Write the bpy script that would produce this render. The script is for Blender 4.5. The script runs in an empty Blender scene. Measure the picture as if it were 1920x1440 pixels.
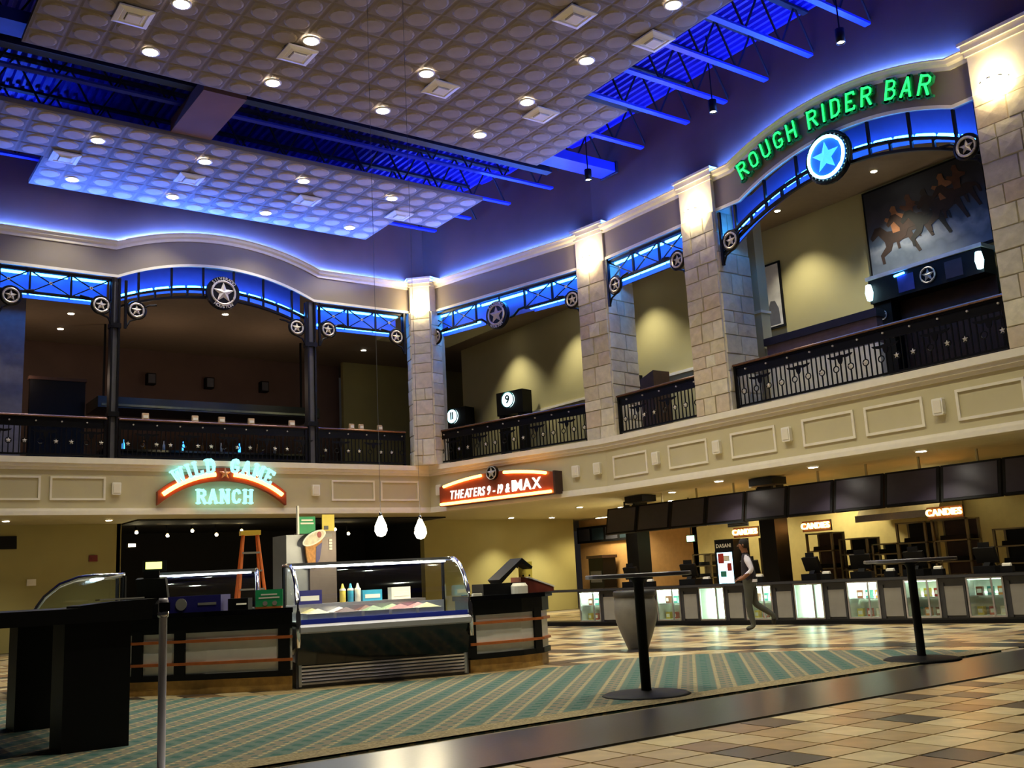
import bpy, math, random
from mathutils import Vector, Matrix
random.seed(7)
PI = math.pi
scene = bpy.context.scene
COL = scene.collection
# ------------------------------------------------------------------ camera
F_PX, YAW, PITCH, ROLL, EYE = 1882.07, 0.62425, 0.19099, -0.05243, Vector((0, 0, 1.2))
cy, sy = math.cos(YAW), math.sin(YAW)
fwd = Vector((sy*math.cos(PITCH), cy*math.cos(PITCH), math.sin(PITCH)))
rt = Vector((cy, -sy, 0)); up = rt.cross(fwd)
R2 = rt*math.cos(ROLL) + up*math.sin(ROLL); U2 = -rt*math.sin(ROLL) + up*math.cos(ROLL)
cd = bpy.data.cameras.new('camera'); cam = bpy.data.objects.new('camera', cd); COL.objects.link(cam)
cam.matrix_world = Matrix(((R2.x, U2.x, -fwd.x, EYE.x), (R2.y, U2.y, -fwd.y, EYE.y), (R2.z, U2.z, -fwd.z, EYE.z), (0, 0, 0, 1)))
cd.sensor_width = 36; cd.lens = F_PX/1920*36; cd.clip_end = 300
scene.camera = cam
# ------------------------------------------------------------------ world and exposure
w = bpy.data.worlds.new('world'); scene.world = w; w.use_nodes = True
w.node_tree.nodes['Background'].inputs[0].default_value = (0.9, 0.8, 0.75, 1)
w.node_tree.nodes['Background'].inputs[1].default_value = 0.012
vs = scene.view_settings
vs.view_transform = 'Standard'; vs.look = 'None'; vs.gamma = 1; vs.use_curve_mapping = False; vs.exposure = 0.18
scene.cycles.max_bounces = 6; scene.cycles.diffuse_bounces = 3; scene.cycles.glossy_bounces = 3; scene.cycles.transparent_max_bounces = 8
# light levels (watts or emission strength)
W_CLOUD, W_SOFFIT, W_UPPER, W_SCONCE, W_PENDANT = 440, 110, 420, 9, 40
E_COVE, E_TRUSS, E_GREEN, E_ORANGE = 640, 24, 1.5, 9

def seen(p, m=60):
    d = Vector(p) - EYE; z = d.dot(fwd)
    if z < .3: return False
    x = 960 + F_PX*d.dot(R2)/z; y = 720 - F_PX*d.dot(U2)/z
    return -m < x < 1920+m and -m < y < 1440+m
# ------------------------------------------------------------------ materials
def lin(h):
    h = h.lstrip('#'); o = []
    for i in (0, 2, 4):
        v = int(h[i:i+2], 16)/255; o.append(v/12.92 if v <= .04045 else ((v+.055)/1.055)**2.4)
    return (*o, 1)
MATS = {}
def mat(name, hexc, rough=.6, metal=0, var=.12, scale=6, bump=0, spec=.5, hex2=None):
    if name in MATS: return MATS[name]
    m = bpy.data.materials.new(name); m.use_nodes = True; nt = m.node_tree; b = nt.nodes['Principled BSDF']
    c = lin(hexc); b.inputs['Roughness'].default_value = rough; b.inputs['Metallic'].default_value = metal
    b.inputs['Specular IOR Level'].default_value = spec
    tc = nt.nodes.new('ShaderNodeTexCoord'); n = nt.nodes.new('ShaderNodeTexNoise'); n.inputs['Scale'].default_value = scale; n.inputs['Detail'].default_value = 4
    nt.links.new(tc.outputs['Object'], n.inputs['Vector'])
    r = nt.nodes.new('ShaderNodeValToRGB'); nt.links.new(n.outputs['Fac'], r.inputs['Fac'])
    c2 = lin(hex2) if hex2 else tuple(min(1, x*(1+var)) for x in c[:3]) + (1,)
    r.color_ramp.elements[0].color = tuple(x*(1-var) for x in c[:3]) + (1,); r.color_ramp.elements[0].position = .35
    r.color_ramp.elements[1].color = c2; r.color_ramp.elements[1].position = .7
    nt.links.new(r.outputs['Color'], b.inputs['Base Color'])
    if bump:
        bp = nt.nodes.new('ShaderNodeBump'); bp.inputs['Strength'].default_value = bump; bp.inputs['Distance'].default_value = .02
        nt.links.new(n.outputs['Fac'], bp.inputs['Height']); nt.links.new(bp.outputs['Normal'], b.inputs['Normal'])
    MATS[name] = m; return m
def emit(name, rgb, s):
    if name in MATS: return MATS[name]
    m = bpy.data.materials.new(name); m.use_nodes = True; b = m.node_tree.nodes['Principled BSDF']
    b.inputs['Base Color'].default_value = (*rgb, 1); b.inputs['Emission Color'].default_value = (*rgb, 1); b.inputs['Emission Strength'].default_value = s
    MATS[name] = m; return m
def glass(name, alpha=.12, tint=(.8, .9, .95)):
    if name in MATS: return MATS[name]
    m = bpy.data.materials.new(name); m.use_nodes = True; nt = m.node_tree; out = nt.nodes['Material Output']
    g = nt.nodes.new('ShaderNodeBsdfGlossy'); g.inputs['Roughness'].default_value = .03; g.inputs['Color'].default_value = (*tint, 1)
    t = nt.nodes.new('ShaderNodeBsdfTransparent'); t.inputs['Color'].default_value = (.93, .97, .97, 1)
    mx = nt.nodes.new('ShaderNodeMixShader'); mx.inputs[0].default_value = alpha
    nt.links.new(t.outputs[0], mx.inputs[1]); nt.links.new(g.outputs[0], mx.inputs[2]); nt.links.new(mx.outputs[0], out.inputs['Surface'])
    MATS[name] = m; return m
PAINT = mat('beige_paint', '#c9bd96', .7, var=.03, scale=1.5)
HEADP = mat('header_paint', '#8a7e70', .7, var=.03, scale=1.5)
TRIM = mat('cream_trim', '#efe6d2', .5, var=.03)
OLIVE = mat('olive_paint', '#a89d62', .75, var=.04, scale=1.2)
PLUM = mat('plum_paint', '#74503e', .85, var=.12, scale=.8)
BLACK = mat('black_metal', '#0b0a0d', .6, 0, var=.2, spec=.2)
IRON = mat('wrought_iron', '#0e0c10', .4, .6, var=.2)
BLACKW = mat('black_laminate', '#0a090b', .5, var=.2, spec=.25)
BLACKG = mat('black_gloss', '#09090c', .12, var=.2)
SILVER = mat('brushed_silver', '#c2bfc8', .3, .9, var=.05, scale=20)
CHROME = mat('chrome', '#e0e0e4', .12, 1, var=.02)
DECKB = mat('deck_neon_blue', '#2a2ac8', .55, var=.1, scale=2)  # blue light of the cove neon put into the deck colour
JOISTB = mat('joist_neon_blue', '#2434c4', .5, var=.1, scale=2)  # same neon blue put into the joist and duct colour
DARKB = mat('dark_navy_beam', '#11101e', .6, var=.1)
TILEC = mat('ceiling_tile_field', '#7d7064', .8, var=.06, scale=5)
TILED = mat('ceiling_tile_relief', '#968777', .8, var=.05, scale=5)
VENTW = mat('vent_white', '#ece2cc', .5, var=.03)
STONES = [mat('limestone_%s' % n, h, .9, var=.1, scale=7, bump=.5) for n, h in (('pale', '#d6cab0'), ('tan', '#cfc2a4'), ('rose', '#cdbba2'), ('grey', '#c9c0ae'), ('cream', '#dcd2b8'))]
MORTAR = mat('mortar', '#cbc0a4', .95, var=.1)
WHITEP = mat('white_plastic', '#efe9da', .4, var=.02)
STARM = mat('pale_star_metal', '#cfc6bd', .35, .4, var=.08)
WOOD = mat('honey_wood', '#c29a55', .5, var=.2, scale=9)
RAILW = mat('orange_wood_rail', '#b5622e', .4, var=.15, scale=9)
PANELW = mat('pale_panel', '#e0dcd4', .5, var=.05)
RAILTOP = mat('bronze_handrail', '#6a4a3c', .25, .5, var=.15)
GREYP = mat('grey_panel', '#8f8b86', .5, var=.05)
BROWN = mat('dark_brown', '#3c241a', .6, var=.2)
MAROON = mat('maroon_wall', '#6b5347', .8, var=.1, scale=1)
SCREEN = mat('dark_screen', '#302a3a', .4, var=.1)
GRAPH = mat('graphite', '#55545a', .5, var=.1)
ORANGEF = mat('orange_fibreglass', '#e0702c', .5, var=.06)
E_BLUE = emit('neon_blue', (.03, .28, 1), E_TRUSS)
E_CV = emit('cove_neon_blue', (.045, .15, 1), E_COVE)
E_WARM = emit('warm_lamp', (1, .93, .8), 30)
E_BULB = emit('bulb', (1, .85, .5), 40)
E_NEONG = emit('neon_green', (.02, 1, .16), E_GREEN)
E_LETT = emit('letter_face_teal', (.35, .9, .9), 1.0)
E_OR = emit('neon_orange', (1, .42, .07), E_ORANGE)
E_LED = emit('led_orange', (1, .45, .1), 20)
E_FLUO = emit('fluorescent', (.85, 1, .85), 9)
E_MINT = emit('mint_display', (.05, .5, .45), .9)
E_SIGN = emit('sign_disc', (.65, .95, 1), 2.2)
E_GREENX = emit('exit_green', (.4, 1, .6), 6)
E_WHITE = emit('white_glow', (1, 1, 1), 2)
E_SIDE = emit('side_lamp', (.5, .9, 1), 5)
GLASS = glass('case_glass', .10)
# ------------------------------------------------------------------ mesh helpers
class MB:
    def __init__(s): s.v = []; s.f = []; s.m = []
    def add(s, vs, fs, mi=0):
        o = len(s.v); s.v += [tuple(p) for p in vs]; s.f += [tuple(i+o for i in f) for f in fs]; s.m += [mi]*len(fs); return s
    def box(s, x0, x1, y0, y1, z0, z1, mi=0):
        return s.add([(x0,y0,z0),(x1,y0,z0),(x1,y1,z0),(x0,y1,z0),(x0,y0,z1),(x1,y0,z1),(x1,y1,z1),(x0,y1,z1)],
                     [(0,3,2,1),(4,5,6,7),(0,1,5,4),(1,2,6,5),(2,3,7,6),(3,0,4,7)], mi)
    def prism(s, poly, axis, a0, a1, mi=0):
        n = len(poly)
        def p(q, a): return (q[0], a, q[1]) if axis == 'y' else (q[0], q[1], a) if axis == 'z' else (a, q[0], q[1])
        vs = [p(q, a0) for q in poly] + [p(q, a1) for q in poly]
        return s.add(vs, [tuple(range(n))[::-1], tuple(range(n, 2*n))] + [(i, (i+1) % n, n+(i+1) % n, n+i) for i in range(n)], mi)
    def tube(s, pts, r, n=6, closed=False, mi=0):
        pts = [Vector(p) for p in pts]; k = len(pts); rings = []
        for i, p in enumerate(pts):
            if closed: t = pts[(i+1) % k] - pts[i-1]
            else: t = pts[min(i+1, k-1)] - pts[max(i-1, 0)]
            t.normalize(); a = Vector((0, 0, 1)) if abs(t.z) < .9 else Vector((0, 1, 0))
            u = t.cross(a).normalized(); v = t.cross(u); rr = r[i] if isinstance(r, (list, tuple)) else r
            rings.append([p + (u*math.cos(2*PI*j/n) + v*math.sin(2*PI*j/n))*rr for j in range(n)])
        vs = [q for ring in rings for q in ring]; fs = []
        for i in range(k if closed else k-1):
            a, b = i*n, ((i+1) % k)*n
            fs += [(a+j, a+(j+1) % n, b+(j+1) % n, b+j) for j in range(n)]
        if not closed: fs += [tuple(range(n))[::-1], tuple(range((k-1)*n, k*n))]
        return s.add(vs, fs, mi)
    def lathe(s, prof, n=24, c=(0, 0, 0), mi=0, axis='z', a0=0, a1=2*PI):
        full = abs(a1-a0-2*PI) < 1e-6; m = n if full else n+1; vs = []
        for r, h in prof:
            for j in range(m):
                a = a0 + (a1-a0)*j/n; x, y = r*math.cos(a), r*math.sin(a)
                vs.append((c[0]+x, c[1]+y, c[2]+h) if axis == 'z' else (c[0]+x, c[1]+h, c[2]+y))
        fs = []
        for i in range(len(prof)-1):
            for j in range(n):
                k = (j+1) % m; fs.append((i*m+j, i*m+k, (i+1)*m+k, (i+1)*m+j))
        return s.add(vs, fs, mi)
    def disc(s, c, r, n=20, axis='z', th=.02, mi=0):
        poly = [(r*math.cos(2*PI*i/n), r*math.sin(2*PI*i/n)) for i in range(n)]
        if axis == 'z': return s.prism([(c[0]+a, c[1]+b) for a, b in poly], 'z', c[2], c[2]+th, mi)
        return s.prism([(c[0]+a, c[2]+b) for a, b in poly], 'y', c[1], c[1]+th, mi)
    def bar(s, a, b, wd, th, mi=0):
        """flat bar between two points of the x-z plane (y = a[1])"""
        a, b = Vector(a), Vector(b); t = (b-a).normalized(); nrm = Vector((-t.z, 0, t.x))*wd/2
        q = [a-nrm, b-nrm, b+nrm, a+nrm]
        return s.add([(p.x, p.y-th/2, p.z) for p in q] + [(p.x, p.y+th/2, p.z) for p in q],
                     [(0,1,2,3),(7,6,5,4),(0,4,5,1),(1,5,6,2),(2,6,7,3),(3,7,4,0)], mi)
    def star(s, c, r, depth=.03, ri=.42, mi=0):
        vs = [(c[0], c[1]-depth, c[2])]; 
        for i in range(10):
            a = PI/2 + i*PI/5; q = r if i % 2 == 0 else r*ri
            vs.append((c[0]+q*math.cos(a), c[1], c[2]+q*math.sin(a)))
        vs.append((c[0], c[1]+.005, c[2]))
        return s.add(vs, [(0, i+1, (i+1) % 10+1) for i in range(10)] + [(11, (i+1) % 10+1, i+1) for i in range(10)], mi)
    def ring(s, c, R, r, n=20, m=6, mi=0):
        return s.tube([(c[0]+R*math.cos(2*PI*i/n), c[1], c[2]+R*math.sin(2*PI*i/n)) for i in range(n)], r, m, True, mi)
    def mesh(s, name, mats, smooth=False):
        me = bpy.data.meshes.new(name); me.from_pydata(s.v, [], s.f)
        for m in (mats if isinstance(mats, (list, tuple)) else [mats]): me.materials.append(m)
        for p, i in zip(me.polygons, s.m): p.material_index = i; p.use_smooth = smooth
        me.update(); return me
    def build(s, name, mats, parent=None, smooth=False):
        return obj(name, s.mesh(name, mats, smooth), parent)
def obj(name, me, parent=None, loc=None, rot=None):
    o = bpy.data.objects.new(name, me); COL.objects.link(o)
    if parent: o.parent = parent
    if loc: o.location = loc
    if rot: o.rotation_euler = rot
    return o
def tag(o, label=None, cat=None, group=None, kind=None):
    if label: o['label'] = label
    if cat: o['category'] = cat
    if group: o['group'] = group
    if kind: o['kind'] = kind
    return o
def thing(name, label, cat, loc=(0, 0, 0), rz=0, group=None):
    o = bpy.data.objects.new(name, None); COL.objects.link(o); o.location = loc; o.rotation_euler = (0, 0, rz); o.empty_display_size = .1
    return tag(o, label, cat, group)
def struct(name, mb, m, label, parent=None, smooth=False):
    o = mb.build(name, m, parent, smooth)
    return tag(o, label, kind='structure')
def dup(root, loc=None, rz=None, label=None, group=None, parent=None):
    r = root.copy(); COL.objects.link(r)
    if parent: r.parent = parent
    if loc is not None: r.location = loc
    if rz is not None: r.rotation_euler = (0, 0, rz)
    if label: r['label'] = label
    if group: r['group'] = group
    for ch in list(root.children):
        c = ch.copy(); COL.objects.link(c); c.parent = r
        for g in list(ch.children):
            d = g.copy(); COL.objects.link(d); d.parent = c
    return r
def spot(parent, loc, watts, angle=100, blend=.6, col=(1, .94, .7), rot=(0, 0, 0), size=.08):
    l = bpy.data.lights.new('lamp_light', 'SPOT'); l.energy = watts; l.spot_size = math.radians(angle); l.spot_blend = blend; l.color = col; l.shadow_soft_size = size
    o = obj('lamp_light', l, parent, loc, rot); return o
def point(parent, loc, watts, col=(1, .85, .6), size=.08):
    l = bpy.data.lights.new('lamp_glow', 'POINT'); l.energy = watts; l.color = col; l.shadow_soft_size = size
    return obj('lamp_glow', l, parent, loc)
def text_parts(parent, txt, size, ext, m, x, y, z, shear=0, gap=.09, name='letter', fit=None):
    ms = []; w = 0
    for ch in txt:
        if ch == ' ': w += size*.3; continue
        me = text_mesh(ch, size, ext, m, shear, 'LEFT'); xs = [v.co.x for v in me.vertices]; ms.append((me, w-min(xs))); w += max(xs)-min(xs)+gap*size
    k = fit/w if fit else 1
    for me, o in ms: obj(name, me, parent, (x+(o-w/2)*k, y, z)).scale = (k, 1, 1)
ORD = ['first', 'second', 'third', 'fourth', 'fifth', 'sixth', 'seventh', 'eighth', 'ninth', 'tenth', 'eleventh', 'twelfth', 'thirteenth', 'fourteenth']
class Frame:
    """u along a wall, d into the wall (away from the hall), z up"""
    def __init__(s, o, ux, uy): s.o = Vector((o[0], o[1], 0)); n = math.hypot(ux, uy); s.u = Vector((ux/n, uy/n, 0)); s.n = Vector((-s.u.y, s.u.x, 0)); s.a = math.atan2(uy, ux)
    def P(s, u, d=0, z=0): return s.o + s.u*u + s.n*d + Vector((0, 0, z))
    def put(s, o, u=0, d=0, z=0): o.location = s.P(u, d, z); o.rotation_euler = (0, 0, s.a); return o
ZS, ZB, ZH, ZC, ZI = 3.20, 4.56, 9.17, 10.10, 9.9        # soffit, balcony floor, header bottom, cornice top, upper ceiling
CORNER = (15.186, 25.467); KINK = (16.694, 19.272)
FL = Frame((0, 25.467), 1, 0); FA = Frame(CORNER, .2365, -.9716); FB = Frame(KINK, 0, -1)
LA = 6.376
# glyphs of a slab-serif display face: strokes in a unit box
GL = {
 'R': ([[(.14,0),(.14,1)], [(.14,.93),(.48,.93),(.62,.82),(.62,.62),(.48,.51),(.14,.51)], [(.4,.5),(.66,0)]], [(.14,.04),(.12,.96),(.68,.04)]),
 'O': ([[(.36,.93),(.2,.88),(.13,.7),(.13,.3),(.2,.12),(.36,.07),(.52,.12),(.59,.3),(.59,.7),(.52,.88),(.36,.93)]], []),
 'U': ([[(.13,1),(.13,.28),(.2,.12),(.36,.06),(.52,.12),(.59,.28),(.59,1)]], [(.13,.96),(.59,.96)]),
 'G': ([[(.6,.74),(.52,.9),(.36,.94),(.2,.88),(.13,.7),(.13,.3),(.2,.12),(.36,.06),(.52,.1),(.6,.22),(.6,.42),(.4,.42)]], []),
 'H': ([[(.13,0),(.13,1)], [(.6,0),(.6,1)], [(.13,.5),(.6,.5)]], [(.13,.04),(.13,.96),(.6,.04),(.6,.96)]),
 'I': ([[(.2,0),(.2,1)]], [(.2,.04),(.2,.96)]),
 'D': ([[(.14,0),(.14,1)], [(.14,.94),(.42,.94),(.56,.82),(.6,.6),(.6,.4),(.56,.18),(.42,.06),(.14,.06)]], [(.1,.04),(.1,.96)]),
 'E': ([[(.14,0),(.14,1)], [(.14,.94),(.58,.94),(.58,.8)], [(.14,.5),(.44,.5)], [(.14,.06),(.6,.06),(.6,.22)]], [(.1,.04),(.1,.96)]),
 'B': ([[(.14,0),(.14,1)], [(.14,.94),(.44,.94),(.56,.84),(.56,.66),(.44,.53),(.14,.53)], [(.44,.53),(.6,.4),(.6,.2),(.46,.06),(.14,.06)]], [(.1,.04),(.1,.96)]),
 'A': ([[(.08,0),(.34,.97)], [(.34,.97),(.6,0)], [(.18,.32),(.52,.32)]], [(.08,.04),(.62,.04)]),
 'W': ([[(.06,1),(.22,.03)], [(.22,.03),(.4,.8)], [(.4,.8),(.58,.03)], [(.58,.03),(.76,1)]], [(.06,.96),(.76,.96),(.42,.96)]),
 'L': ([[(.14,0),(.14,1)], [(.14,.06),(.58,.06),(.58,.26)]], [(.14,.96),(.1,.04)]),
 'M': ([[(.12,0),(.12,1)], [(.12,.95),(.4,.25)], [(.4,.25),(.68,.95)], [(.68,0),(.68,1)]], [(.12,.04),(.68,.04),(.1,.96),(.7,.96)]),
 'N': ([[(.12,0),(.12,1)], [(.12,.95),(.6,.05)], [(.6,0),(.6,1)]], [(.12,.04),(.1,.96),(.6,.96)]),
 'C': ([[(.6,.72),(.52,.9),(.36,.94),(.2,.88),(.13,.7),(.13,.3),(.2,.12),(.36,.06),(.52,.1),(.6,.28)]], []),
}
GW = {'I': .4, 'W': .84, 'M': .8}
def glyph(ch, h, sw=.17, depth=.06, wx=1.0):
    """solid slab letter, base-left at the origin, face towards -y"""
    mb = MB(); lines, serifs = GL[ch]
    for pl in lines:
        for a, b in zip(pl, pl[1:]):
            A = Vector((a[0]*h*wx, 0, a[1]*h)); B = Vector((b[0]*h*wx, 0, b[1]*h)); t = (B-A).normalized()*sw*h*.25
            mb.bar(A-t, B+t, sw*h, depth)
    for x, z in serifs: mb.box(x*h*wx-sw*h*.95, x*h*wx+sw*h*.95, -depth/2, depth/2, z*h-.05*h, z*h+.05*h)
    return mb
def text_mesh(txt, size, extrude, m, shear=0, align='CENTER'):
    c = bpy.data.curves.new('lettering', 'FONT'); c.body = txt; c.size = size; c.extrude = extrude; c.align_x = align; c.align_y = 'CENTER'; c.shear = shear; c.offset = size*.012
    c.resolution_u = 3
    o = bpy.data.objects.new('lettering', c); COL.objects.link(o)
    bpy.context.view_layer.update()
    me = bpy.data.meshes.new_from_object(o.evaluated_get(bpy.context.evaluated_depsgraph_get()))
    bpy.data.objects.remove(o); bpy.data.curves.remove(c)
    me.transform(Matrix.Rotation(PI/2, 4, 'X')); me.materials.clear(); me.materials.append(m); return me
# ================================================================== STRUCTURE
# ---- floor: slab, tiles, granite bands, carpet
def floor_mat():
    m = bpy.data.materials.new('patterned_carpet'); m.use_nodes = True; nt = m.node_tree; b = nt.nodes['Principled BSDF']; N = nt.nodes.new; L = nt.links.new
    b.inputs['Roughness'].default_value = .95; b.inputs['Specular IOR Level'].default_value = .1
    tc = N('ShaderNodeTexCoord'); mp = N('ShaderNodeMapping'); mp.inputs['Rotation'].default_value = (0, 0, PI/4); L(tc.outputs['Object'], mp.inputs['Vector'])
    sx = N('ShaderNodeSeparateXYZ'); L(mp.outputs[0], sx.inputs[0])
    def mth(op, a, bb=None):
        n = N('ShaderNodeMath'); n.operation = op
        for i, v in enumerate((a, bb)):
            if v is None: continue
            if isinstance(v, (int, float)): n.inputs[i].default_value = v
            else: L(v, n.inputs[i])
        return n.outputs[0]
    def mix(fac, c1, c2):
        n = N('ShaderNodeMixRGB'); L(fac, n.inputs[0])
        for i, c in ((1, c1), (2, c2)):
            if isinstance(c, tuple): n.inputs[i].default_value = c
            else: L(c, n.inputs[i])
        return n.outputs[0]
    st = mth('FRACT', mth('DIVIDE', sx.outputs['X'], .4))
    teal = mth('LESS_THAN', st, .46)
    e1 = mth('LESS_THAN', mth('ABSOLUTE', mth('SUBTRACT', st, .53)), .045); e2 = mth('LESS_THAN', mth('ABSOLUTE', mth('SUBTRACT', st, .93)), .045)
    dots = mth('GREATER_THAN', mth('FRACT', mth('DIVIDE', sx.outputs['Y'], .085)), .45)
    e = mth('MULTIPLY', mth('MAXIMUM', e1, e2), dots)
    leaf = mth('MULTIPLY', mth('GREATER_THAN', mth('SINE', mth('MULTIPLY', sx.outputs['Y'], 30)), .3), mth('LESS_THAN', mth('ABSOLUTE', mth('SUBTRACT', st, .23)), .1))
    n = N('ShaderNodeTexNoise'); n.inputs['Scale'].default_value = 90; n.inputs['Detail'].default_value = 3; L(tc.outputs['Object'], n.inputs['Vector'])
    fl_ = mth('GREATER_THAN', mth('MULTIPLY', mth('SINE', mth('MULTIPLY', sx.outputs['X'], 2*PI/.2)), mth('SINE', mth('MULTIPLY', sx.outputs['Y'], 2*PI/.2))), .35)
    c = mix(teal, lin('#867e6d'), lin('#64776e')); c = mix(fl_, c, lin('#5c6e67')); c = mix(leaf, c, lin('#456860')); c = mix(e, c, lin('#b0a47c'))
    c2 = mix(n.outputs['Fac'], lin('#000000'), c); cc = mix(mth('ADD', .0, .65), c2, c)
    L(cc, b.inputs['Base Color'])
    bp = N('ShaderNodeBump'); bp.inputs['Strength'].default_value = .3; bp.inputs['Distance'].default_value = .01; L(n.outputs['Fac'], bp.inputs['Height']); L(bp.outputs[0], b.inputs['Normal'])
    return m
CARPET = floor_mat()
CBORDER = mat('carpet_border', '#8c7f62', .95, var=.35, scale=45, spec=.1)
GRANITE = mat('black_granite', '#2c2a2e', .3, var=.3, scale=30, spec=.35)
GROUT = mat('grout', '#80745f', .6, var=.1)
TMATS = [mat('floor_tile_%s' % n, h, .32, var=.14, scale=5) for n, h in (('sand', '#c0a87c'), ('cream', '#d2bf94'), ('tan', '#ad9065'), ('rust', '#937453'), ('umber', '#57493c'), ('grey', '#46413b'))]
fl = struct('floor', MB().box(-14, 26, -6, 40, -.2, -.012), GROUT, 'beige and brown tiled lobby floor')
T = .36
tile_me = []
for m in TMATS:
    g = .006; mb = MB(); a, b = g, T-g; k = .012
    mb.add([(a,a,-.012),(b,a,-.012),(b,b,-.012),(a,b,-.012),(a+k*.3,a+k*.3,0),(b-k*.3,a+k*.3,0),(b-k*.3,b-k*.3,0),(a+k*.3,b-k*.3,0)], [(4,5,6,7),(0,1,5,4),(1,2,6,5),(2,3,7,6),(3,0,4,7)])
    tile_me.append(mb.mesh('tile', m))
def inpoly(x, y, P):
    r = False; j = len(P)-1
    for i in range(len(P)):
        if (P[i][1] > y) != (P[j][1] > y) and x < (P[j][0]-P[i][0])*(y-P[i][1])/(P[j][1]-P[i][1]) + P[i][0]: r = not r
        j = i
    return r
CARP = [(-8, 7.05), (12.35, 7.05), (12.1, 8.2), (11.5, 9.4), (10.6, 10.5), (9.7, 11.05), (8.7, 10.98), (7.4, 11.2), (6.0, 11.45), (4.75, 11.5), (3.4, 12.85), (2.3, 14.6), (2.0, 16), (-8, 16)]
cand = []
for i in range(-14, 80):
    for j in range(-6, 100):
        x, y = i*T, j*T-.05
        if inpoly(x+T/2, y+T/2, CARP) or x > 22 or y > 27: continue
        if 5.75 < y+T/2 < 7.0 and x < 15: continue
        if not seen((x+T/2, y+T/2, 0), 25): continue
        cand.append((math.hypot(x, y), x, y))
cand.sort(); mb = MB()
for k, (d, x, y) in enumerate(cand):
    c = random.choices(range(6), (32, 24, 17, 10, 11, 6))[0]
    if k < 300: obj('tile', tile_me[c], fl, (x, y, 0))
    else: mb.add([(x+.006,y+.006,0),(x+T-.006,y+.006,0),(x+T-.006,y+T-.006,0),(x+.006,y+T-.006,0)], [(0,1,2,3)], c)
tag(mb.build('far_tiles', TMATS, fl), kind='stuff')
struct('floor_granite_band', MB().box(-8, 15, 5.78, 6.92, -.012, .004), GRANITE, 'polished black granite strip across the near floor')
def band(P, wd):
    o = []
    for i, p in enumerate(P):
        a = Vector(P[max(i-1, 0)]); b = Vector(P[min(i+1, len(P)-1)]); t = (b-a).normalized(); o.append((p[0]-t.y*wd, p[1]+t.x*wd))
    return P + o[::-1]
BP = [(13.0, 6.9), (12.75, 8.3), (12.1, 9.7), (11.2, 11.0), (10.3, 12.3), (9.8, 14.0)]
struct('floor_curved_band', MB().prism(band(BP, -.55), 'z', -.012, .004), GRANITE, 'dark curved granite strip beyond the carpet')
cp = MB().prism(CARP, 'z', -.012, .012); struct('floor_carpet', cp, CARPET, 'teal and brown diagonal striped carpet')
struct('floor_carpet_border', MB().box(-8, 12.3, 7.05, 7.35, .0, .0135), CBORDER, 'dotted beige border along the near carpet edge')
# ---- balcony fascias with mouldings
def fascia(name, fr, u0, u1, label):
    mb = MB()
    mb.box(u0, u1, 0, .3, ZS, ZB)
    mb.box(u0, u1, -.14, 0, 4.42, ZB); mb.box(u0, u1, -.09, 0, 4.34, 4.42); mb.box(u0, u1, -.04, 0, 4.27, 4.34)
    mb.box(u0, u1, -.07, 0, ZS, 3.30); mb.box(u0, u1, -.03, 0, 3.30, 3.36)
    me = mb.mesh(name, [PAINT, TRIM])
    for i, p in enumerate(me.polygons): p.material_index = 0 if i < 6 else 1
    o = obj(name, me); fr.put(o); return tag(o, label, kind='structure')
fL = fascia('wall_left_balcony', FL, 0, 15.19, 'beige balcony face over the ranch counter')
fA = fascia('wall_corner_balcony', FA, 0, LA, 'beige balcony face holding the orange sign')
fB = fascia('wall_right_balcony', FB, 0, 14, 'long beige balcony face over the concession')
def panel_frame(parent, u0, u1, z0, z1, wd=.05):
    mb = MB()
    for a in ((u0, u1, z0, z0+wd), (u0, u1, z1-wd, z1), (u0, u0+wd, z0+wd, z1-wd), (u1-wd, u1, z0+wd, z1-wd)): mb.box(a[0], a[1], -.03, 0, a[2], a[3])
    mb.build('panel_moulding', TRIM, parent)
for a, b in ((3.4, 4.63), (4.83, 6.08), (12.02, 13.35), (13.54, 14.78)): panel_frame(fL, a, b, 3.55, 4.12)
for a in (.28, 2.26, 4.22, 6.17, 7.66, 9.56, 11.5): panel_frame(fB, a, a+1.25, 3.52, 4.08)
def strobe(fr, u, label):
    t = thing('wall_speaker', label, 'speaker', fr.P(u, 0, 3.68), fr.a, 'white boxes on the balcony face')
    MB().prism([(-.09,0),(.09,0),(.105,.02),(.105,.28),(.09,.3),(-.09,.3),(-.105,.28),(-.105,.02)], 'y', -.09, 0).build('housing', WHITEP, t)
    MB().box(-.075, .075, -.1, -.09, .04, .26).build('front_grille', VENTW, t)
strobe(FL, 6.32, 'white wall box left of the ranch sign'); strobe(FL, 11.54, 'white wall box right of the ranch sign')
strobe(FA, .42, 'white wall box left of the orange theaters sign'); strobe(FA, 5.43, 'white wall box just right of the orange sign'); strobe(FA, 6.12, 'white wall box below the bend of the balcony')
for i, u in enumerate((1.86, 3.83, 5.79, 9.23)): strobe(FB, u, 'white wall box, %s from the bend along the right balcony' % ORD[i])
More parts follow.
